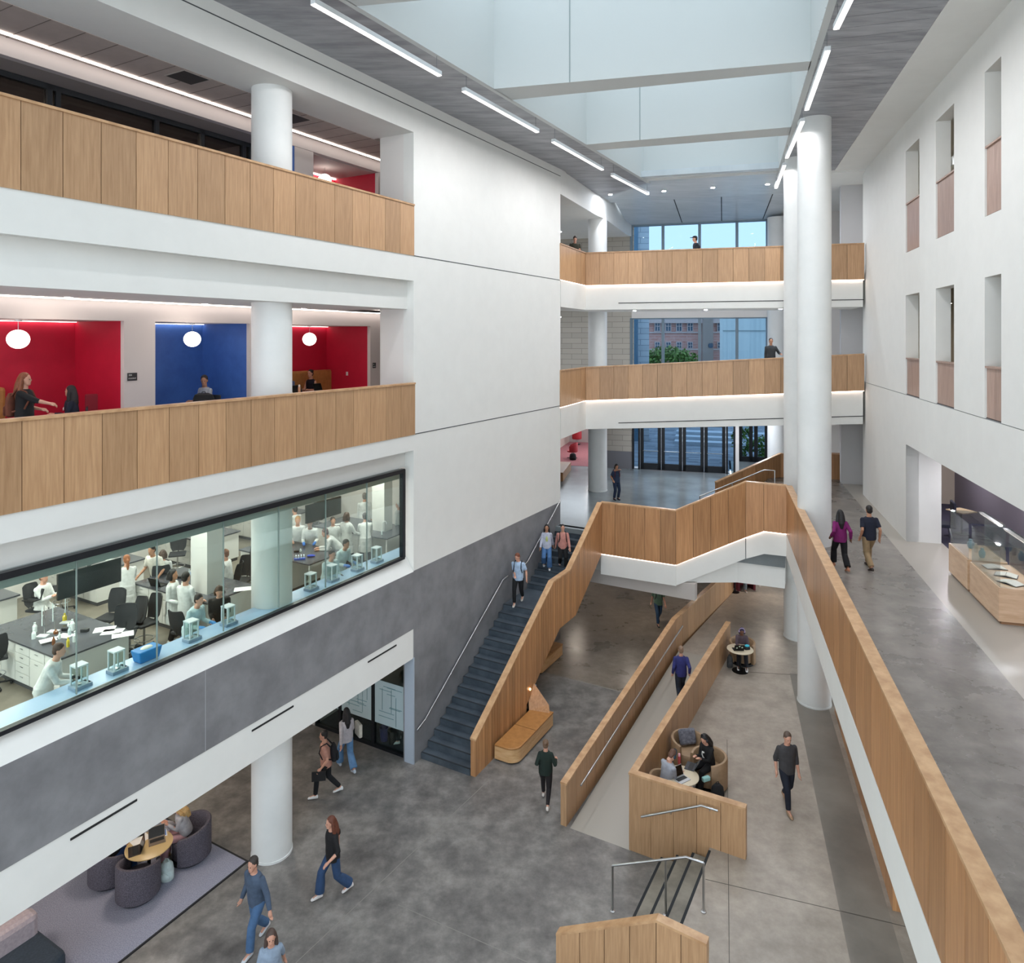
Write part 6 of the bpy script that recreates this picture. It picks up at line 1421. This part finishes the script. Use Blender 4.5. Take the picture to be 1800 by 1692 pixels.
# ground floor walkers
person(at(586, 1572, 0), 125, 'redhead person in black top and wide blue jeans striding left across the grey floor', 1.70, hair=('long', '#4d2718'), top=('#151416', 'elbow'), bottom=('#2a4468', .05), shoe='#d9d4d2', pose='walk2', fem=True, hl=(-.30, .22, .95), hr=(.25, -.2, .9), lean=4)
o, W, J = person(at(452, 1660, 0), 155, 'person in blue-grey shirt and jeans walking below the round column', 1.80, hair=HD('#2a2420'), top=('#47566b', 'long'), bottom=('#46668c', .02), shoe='#c9ccd2', pose='walk', lean=8, hl=(-.42, .10, .86), hr=(.30, .1, .86))
o, W, J = person(Vector((-4.15, 12.15, 0)), 200, 'person with brown hair and pale striped shirt at the bottom edge of the view', 1.62, hair=('long', '#3c2e28'), top=('#8d9db0', 'elbow'), bottom=('#1c2542', .03), pose='walk', fem=True, lean=8)
bag(W@Vector((.38, .05, .55)), 'dark navy shoulder bag carried at the bottom edge of the view', '#131a33', (.36, .2, .42), 'shoulder_bag', 'bag')
o, W, J = person(at(574, 1398, 0), 100, 'person in a pink tee with a black backpack carrying a laptop', 1.70, skin='l', hair=HD('#17120f'), top=('#b98878', 'short'), bottom=('#15181d', .0), shoe='#dfe2e4', pose='walk', hl=(-.25, .12, .85), hr=(.28, .1, .82), lean=5)
backpack(W, J, '#15161b', 'black backpack on the person in the pink tee')
tag(MB().box((0, 0, 0), (.03, .34, .24)).build('laptop_case', M('#17181b', .5)), 'closed dark laptop carried low by the person in the pink tee', 'laptop').matrix_world = W@Matrix.Translation(Vector(J['HL'])+Vector((-.02, .05, -.17)))
o, W, J = person(at(609, 1352, 0), 35, 'person with long black hair, white top and light jeans walking to the glass room', 1.70, hair=('long', '#141113'), top=('#bdb8bd', 'long'), bottom=('#5e86b0', .05), shoe='#b8c4d0', pose='walk', fem=True)
tag(MB().box((0, 0, 0), (.10, .34, .36)).build('tote_bag', cloth('#c9c5b8'), bevel=.03), 'cream tote bag on the shoulder of the person in white', 'tote bag').matrix_world = W@Matrix.Translation((.34, -.02, 1.0))
o, W, J = person(at(959, 1411, 0), -8, 'person in a dark green sweater and black leggings walking away', 1.62, hair=('bun', '#5a4636'), top=('#16261f', 'long'), bottom=('#1b1517', -.008), shoe='#d8cfc6', pose='walk', fem=True, hl=(-.2, .12, 1.0), hr=(.24, .18, 1.02))
person(at(1197, 1232, .42), -5, 'person in a royal blue sweater walking up the ramp', 1.74, hair=HD('#6b5646'), top=('#2c2f6c', 'long'), bottom=('#1b2230', .0), pose='walk2', hl=(-.25, .0, .86), hr=(.25, -.05, .9))
o, W, J = person(at(1157, 1096, 0), 183, 'person in a sage green tee and jeans coming from under the lobby', 1.72, hair=HD('#5a2a24'), top=('#5f7a66', 'short'), bottom=('#2f4a66', .0), pose='walk2', shoe='#1d1f22')
backpack(W, J, '#1a1c22', 'dark backpack straps on the person in the sage tee')
person(at(1383, 1418, ZPL), 183, 'bearded person in a charcoal tee and navy trousers walking to the camera', 1.82, hair=('short', '#46382f'), top=('#3c3a3c', 'elbow'), bottom=('#141a29', .0), shoe='#a08468', pose='walk2', hl=(-.24, .10, .84), hr=(.24, -.02, .86), headp=12)
# corridor pair
person(at(1477, 1000, ZCOR), -6, 'person in a magenta jacket and black trousers walking away along the corridor', 1.62, skin='d', hair=('long', '#0e0b0c'), top=('#74125c', 'long'), bottom=('#0f0f12', .03), shoe='#b07a5e', pose='walk', fem=True, hl=(-.23, .02, .88), hr=(.24, -.08, .84))
person(at(1528, 1000, ZCOR), -4, 'person in a navy polo shirt and khaki trousers walking away along the corridor', 1.74, skin='m', hair=HD('#120e0c'), top=('#151a2c', 'short'), bottom=('#8f7858', .02), shoe='#2b1f18', pose='walk2', hl=(-.23, .0, .86), hr=(.24, -.06, .84))
# stairs
o, W, J = person(at(911, 1060, 2.8), 168, 'person in a light blue tee with a rucksack on the stair landing', 1.74, hair=HD('#5c3220'), top=('#a9bfd8', 'short'), bottom=('#0f1013', .0), shoe='#c7c3bc', pose='walk2', hl=(-.30, .08, .86), hr=(.05, .3, 1.02), headp=20, heady=-20)
backpack(W, J, '#1e2733', 'navy rucksack on the person in the light blue tee')
oG, WG, JG = person(at(961, 999, 3.31), 178, 'person with long dark curls, yellow top and open white shirt descending the stairs', 1.64, skin='m', hair=('long', '#120f10'), top=('#b9bccb', 'long'), bottom=('#4f77a8', .05), shoe='#cfd0d2', pose='walk', fem=True, fl=(-.1, .1, .08), fr=(.1, -.12, .2))
o, W, J = person(at(989, 1000, 3.31), 182, 'person in a salmon pink shirt and black trousers descending the stairs', 1.66, skin='l', hair=HD('#191413'), top=('#c08378', 'long'), bottom=('#101114', .01), shoe='#cfd6e0', pose='walk2', fl=(-.1, .15, .08), fr=(.1, -.1, .2))
backpack(W, J, '#14151a', 'black backpack on the person in the salmon shirt')
# lobby
o, W, J = person(at(1083, 878, ZLOB), 200, 'person in dark denim overalls raising a hand to the face in the lobby', 1.62, skin='m', hair=('bob', '#15110f'), top=('#22304a', 'short'), bottom=('#1d2c47', .01), shoe='#1d2230', fem=True, hl=(.0, .24, 1.38), hr=(.2, .1, .9), headp=15)
backpack(W, J, '#571a24', 'dark red backpack on the person in the lobby')
# footbridges
ZB3 = 14.35
person(at(1010, 413, 15.85).xy.to_3d()*1+Vector((0, 0, 0)) if False else Vector((2.71, 30.5, ZB3)), 178, 'bearded person in an olive jacket leaning on the upper footbridge rail', 1.78, hair=('bun', '#2a1f1a'), top=('#3a3a2e', 'elbow'), bottom=('#202226', 0), lean=22, hl=(-.2, .36, 1.13), hr=(.15, .42, 1.13), headp=20, pose='work')
p = Vector(((1226-HX)*30.2/F, 30.2, ZB3)); o, W, J = person(p, 88, 'person in a dark cap and shirt crossing the upper footbridge', 1.76, hair=HD('#15130f'), top=('#1b2430', 'short'), bottom=('#20242c', 0), pose='walk', lean=8)
cpx = MB().ell(J['hd'](0, -.005, .075), (.088, .105, .06), 14, 8, J['H']).box(J['hd'](0, .13, .06), (.13, .12, .012)).build('cap', M('#10141c', .8)); cpx.parent = o
p = Vector(((1355-HX)*29.6/F, 29.6, 9.92)); person(p, 170, 'person in a dark grey jacket standing at the lower footbridge rail', 1.78, skin='m', hair=HD('#15110f'), top=('#333639', 'long'), bottom=('#20242c', 0), hl=(-.35, .25, 1.12))
# nooks
a = l_at(42, -2.0); o, W, J = person(LP(a, -2.0, ZL2), -80, 'redhead person with a tan backpack gesturing beside the large red nook', 1.68, hair=('long', '#6a3b24'), top=('#141416', 'elbow'), bottom=('#355a86', .02), fem=True, hr=(.12, .50, 1.12), hl=(-.2, .2, 1.0), curl=.8)
backpack(W, J, '#6e3d2c', 'tan leather backpack on the redhead person')
a = l_at(130, -3.2); o, W, J = person(LP(a, -3.2, ZL2), 120, 'dark-haired person in a navy sweatshirt seated in the large red nook', 1.66, hair=('long', '#191214'), top=('#161d30', 'long'), bottom=('#20242c', 0), pose='sit', fem=True, heady=-30, headp=-8)
def wear_text(o, J, body, size, y, z, col='#d8d6d0'):
    t = text_mesh(body, size, .003, 'print', M(col, .7), True); t.parent = o; t.location = J['tp'](0, y, z); t.rotation_euler = (math.pi/2, 0, math.pi)
    return t
wear_text(o, J, 'UC LAW', .085, .165, .30)
a = l_at(366, -3.5); person(LP(a, -3.55, ZL2), 150, 'person in a grey striped tee seated behind the table of the blue nook', 1.78, skin='m', hair=HD('#1a120e'), top=('#9fa3ab', 'short'), bottom=('#22262e', 0), pose='sit', heady=40, headp=10)
a = l_at(519, -3.9); person(LP(a, -4.2, ZL2), 170, 'person in a blue checked shirt beside the column in the small red nook', 1.74, skin='m', hair=HD('#1c1411'), top=('#5d6f97', 'short'), bottom=('#22262e', 0), pose='sit', heady=-40)
a = l_at(561, -3.9); person(LP(a, -4.2, ZL2), 160, 'person in a dark vest top seated at the small red nook table', 1.68, hair=('bun', '#120e0e'), top=('#1c1626', 'none'), bottom=('#22262e', 0), pose='sit', fem=True)
# lounge
o, W, J = person(Vector((ch1.x-.05, ch1.y, .018)), 110, 'blonde person in a grey blouse and pink trousers seated at the lounge table', 1.68, hair=('long', '#9a7c50'), top=('#a9a7ab', 'long'), bottom=('#c2979d', .03), shoe='#b98f66', pose='sit', fem=True, lean=18, headp=25, hl=(-.05, .40, .82), hr=(.05, .42, .82), seat=.44)
o, W, J = person(Vector((ch3.x+.02, ch3.y+.0, .018)), -50, 'person in a black tee and blue jeans writing at the lounge table', 1.70, skin='l', hair=('bob', '#7a3a22'), top=('#121114', 'short'), bottom=('#2c4a7c', .01), pose='sit', lean=22, headp=20, hl=(-.05, .50, .80), hr=(.1, .5, .80), seat=.44)
# seating corner
o, W, J = person(Vector((c_gir.x, c_gir.y, ZPL)), 125, 'person in a black sweatshirt with headphones typing in the tan chair', 1.66, hair=('long', '#14100f'), top=('#101012', 'long'), bottom=('#131316', .01), pose='sit', fem=True, lean=10, headp=22, hl=(-.08, .40, .80), hr=(.06, .40, .80), seat=.44)
def headphones(o, J, col='#26282e', label=None):
    hd = J['hd']; k = J['k']
    m = MB().tube([hd(.088*math.cos(t), 0, .02+.13*math.sin(t)) for t in [math.pi*i/10 for i in range(11)]], .012*k, 6)
    for s in (-1, 1): m.ell(hd(.09*s, .0, -.01), (.025, .04, .045), 10, 6, J['H'])
    c = m.build('headphones', M(col, .5), smooth=True); c.parent = o
headphones(o, J)
# letter-like C emblem on the sweatshirt
m = MB(); tp = J['tp']
m.tube([tp(-.075*math.cos(t)*.6, .168-.008*abs(math.cos(t)), .30+.075*math.sin(t)) for t in [math.radians(55+25*i) for i in range(11)]], [.008]+[.014]*9+[.008], 6)
m.tube([tp(.03, .165, .385), tp(-.03, .165, .395), tp(-.035, .163, .372)], .009, 6); c = m.build('emblem', M('#e3e1dd', .6)); c.parent = o
o, W, J = person(Vector((c_le.x, c_le.y, ZPL)), -60, 'person in a pale grey shirt with headphones bent over a phone in the corner', 1.72, skin='l', hair=HD('#4b3226'), top=('#9fa2ac', 'long'), bottom=('#5a5a60', .01), pose='sit', lean=12, headp=38, hl=(-.08, .40, .72), hr=(.08, .40, .72), seat=.44)
headphones(o, J, '#1c3340')
o, W, J = person(Vector((tt.x+.22, tt.y+.52, ZPL)), 165, 'person in a grey-mauve jacket and dark headscarf seated at the small round table', 1.66, skin='d', hair=('bob', '#1e1a35'), top=('#57474f', 'long'), bottom=('#1c1d24', .01), pose='sit', lean=12, headp=20, hl=(-.15, .42, .78), hr=(.12, .42, .78), seat=.44, fem=True)
headphones(o, J, '#b7a5c9')
person(rc+Vector((0, -.05, 0)), 188, 'person in grey trousers sitting cross-legged in the dark red armchair', 1.72, hair=HD('#1a1614'), top=('#26262a', 'long'), bottom=('#6f7880', .02), shoe='#b5aca8', pose='sit', fl=(-.4, .55, .42), seat=.42)
person(LP(4.9, .36, 0), -61, 'person in jeans and white trainers sitting in the recess under the stairs', 1.70, hair=HD('#2a1f1a'), top=('#3c4658', 'long'), bottom=('#35506e', .02), shoe='#cfd3de', pose='sit', seat=.44, fl=(-.12, .62, .08), fr=(.14, .66, .08))
tag(curved_bench(4.2, 6.0, .04, .62, 'low bench in the recess under the stairs', r=.1, wedge=False), 'low leather bench in the recess under the stairs')
a_ = .95; person(LP(a_, -.72, 0), 100, 'long-haired person in a brown top typing behind the frosted glass', 1.66, hair=('long', '#2a211e'), top=('#8a6450', 'short'), bottom=('#20242c', 0), pose='sit', fem=True, lean=10)
laptop(LP(.95, -1.05, .745), 60, 'dark laptop behind the frosted glass', '#22262a')

c = MB().ell(JG['tp'](0, .095, .27), (.075, .055, .20), 14, 10).build('vest', cloth('#b9c27c'), smooth=True); c.parent = oG
def simple_chair(p, rz, label, col='#2a2c30'):
    e = empty('side_chair', p, math.radians(rz), label, 'chair')
    finish(MB().box((0, 0, .43), (.46, .44, .04)), 'seat', M(col, .7), e, bevel=.01); finish(MB().box((0, -.23, .68), (.44, .03, .36)), 'backrest', M(col, .7), e, bevel=.01)
    for x in (-.19, .19):
        for y in (-.2, .2): finish(MB().tube([(x, y, 0), (x, y, .42)], .012, 6), 'leg', STEEL, e)
a = l_at(130, -3.2); simple_chair(LP(a, -3.2, ZL2), 120, 'dark chair under the person in the navy sweatshirt')
a = l_at(366, -3.5); simple_chair(LP(a, -3.55, ZL2), 150, 'dark chair under the person in the grey striped tee')
simple_chair(LP(a_, -.72, 0.01), 100, 'dark chair under the long-haired person behind the frosted glass')
a = l_at(371, -3.3); simple_chair(LP(a_n(400), -2.2, ZL2), -30, 'navy chair at the end of the blue nook table', '#1b2340')
flush()
# ================================================================ world and light
w = bpy.data.worlds.new('world'); SC.world = w; w.use_nodes = True
n = w.node_tree.nodes; l = w.node_tree.links; bg_ = n['Background']
tc = n.new('ShaderNodeTexCoord'); sx = n.new('ShaderNodeSeparateXYZ'); l.new(tc.outputs['Generated'], sx.inputs[0])
r = n.new('ShaderNodeValToRGB'); l.new(sx.outputs['Z'], r.inputs['Fac'])
r.color_ramp.elements[0].color = lin('#dde6ec'); r.color_ramp.elements[0].position = 0
r.color_ramp.elements[1].color = lin('#d3dfea'); r.color_ramp.elements[1].position = .5
l.new(r.outputs['Color'], bg_.inputs['Color']); bg_.inputs['Strength'].default_value = SKY
def area(loc, size, power, rot=(0, 0, 0), col='#fff1e4', sy=None):
    d = bpy.data.lights.new('lamp', 'AREA'); d.energy = power; d.color = lin(col)[:3]; d.shape = 'RECTANGLE'; d.size = size; d.size_y = sy or size
    o = bpy.data.objects.new('lamp', d); COL.objects.link(o); o.location = loc; o.rotation_euler = rot; o.visible_camera = False if False else True
    return o
RZL = math.atan2(LD.y, LD.x)
# lamps below the soffits, unseen additions over the lounge (face down)
for a in (-13, -9.5, -6, -2.5):
    area(LP(a, -2.6, 2.88), .5, 28, col='#ffeedd')
    area(LP(a, -6, 2.88), .5, 20, col='#ffeedd')
for a in (-13, -10.2, -7.4, -4.6, -1.8, 1.0):
    for o in (-2.8, -6.2): area(LP(a, o, 8.27), 1.2, 110, (0, 0, RZL), '#fffaf2', .3)
for i, (s0, s1, mt) in enumerate(spans): pass
for a in (-14, -11, -8, -5, -2):
    area(LP(a, -2.1, 12.47), .12, 16, col='#fff0e4')
for b in (-4, -8, -12, -16, -20):
    area(RP(b, 2.0, 8.44), .12, 70, col='#f6f2fa')
for u, v in ((2, 2), (6, 2), (2, 5), (6, 5)): area(FP(u, v, 8.18), .15, 90, col='#eef4ff')  # lobby lamps added to brighten the far zone
for u, v in ((1, 8.2), (4, 8.2), (7, 8.2)):
    area(FP(u, v, 12.9), .12, 45, col='#eef4ff')
for u, v in ((-3.5, 3), (-3.5, 6)):
    area(FP(u, v, 17.3), .12, 35, col='#eef4ff'); area(FP(u, v, 12.8), .12, 35, col='#eef4ff')  # also added to lift the far zone, left end
for x, y in ((5, 29), (8, 31), (11, 30), (3, 33)): area((x, y, 2.84), .4, 30, col='#ffeedd')
area(FP(-3, -4, 7.55), .4, 60)
for x, y in [(1073, 341), (1167, 335), (1253, 329), (1349, 323)]:
    Y = F*(ZC-EYE)/(HY-y); area(((x-HX)*Y/F, Y, ZC-.03), .14, 70, col='#eef4ff')
for a in (-13, -9, -5): area(LP(a, -5.5, 16.97), .2, 80, col='#fff0e0')
 
for b in (-3, -8, -13, -18):
    for z in (12.9, 17.3): area(RP(b, 2, z), .4, 22, col='#fff0dc')
SC.view_settings.view_transform = 'Standard'; SC.view_settings.look = 'None'; SC.view_settings.gamma = 1
SC.view_settings.exposure = EXPO
SC.cycles.use_denoising = True
SC.cycles.use_adaptive_sampling = True; SC.cycles.adaptive_threshold = .05; SC.cycles.adaptive_min_samples = 16
SC.cycles.max_bounces = 7; SC.cycles.diffuse_bounces = 4; SC.cycles.glossy_bounces = 3; SC.cycles.transparent_max_bounces = 12
SC.cycles.sample_clamp_indirect = 6
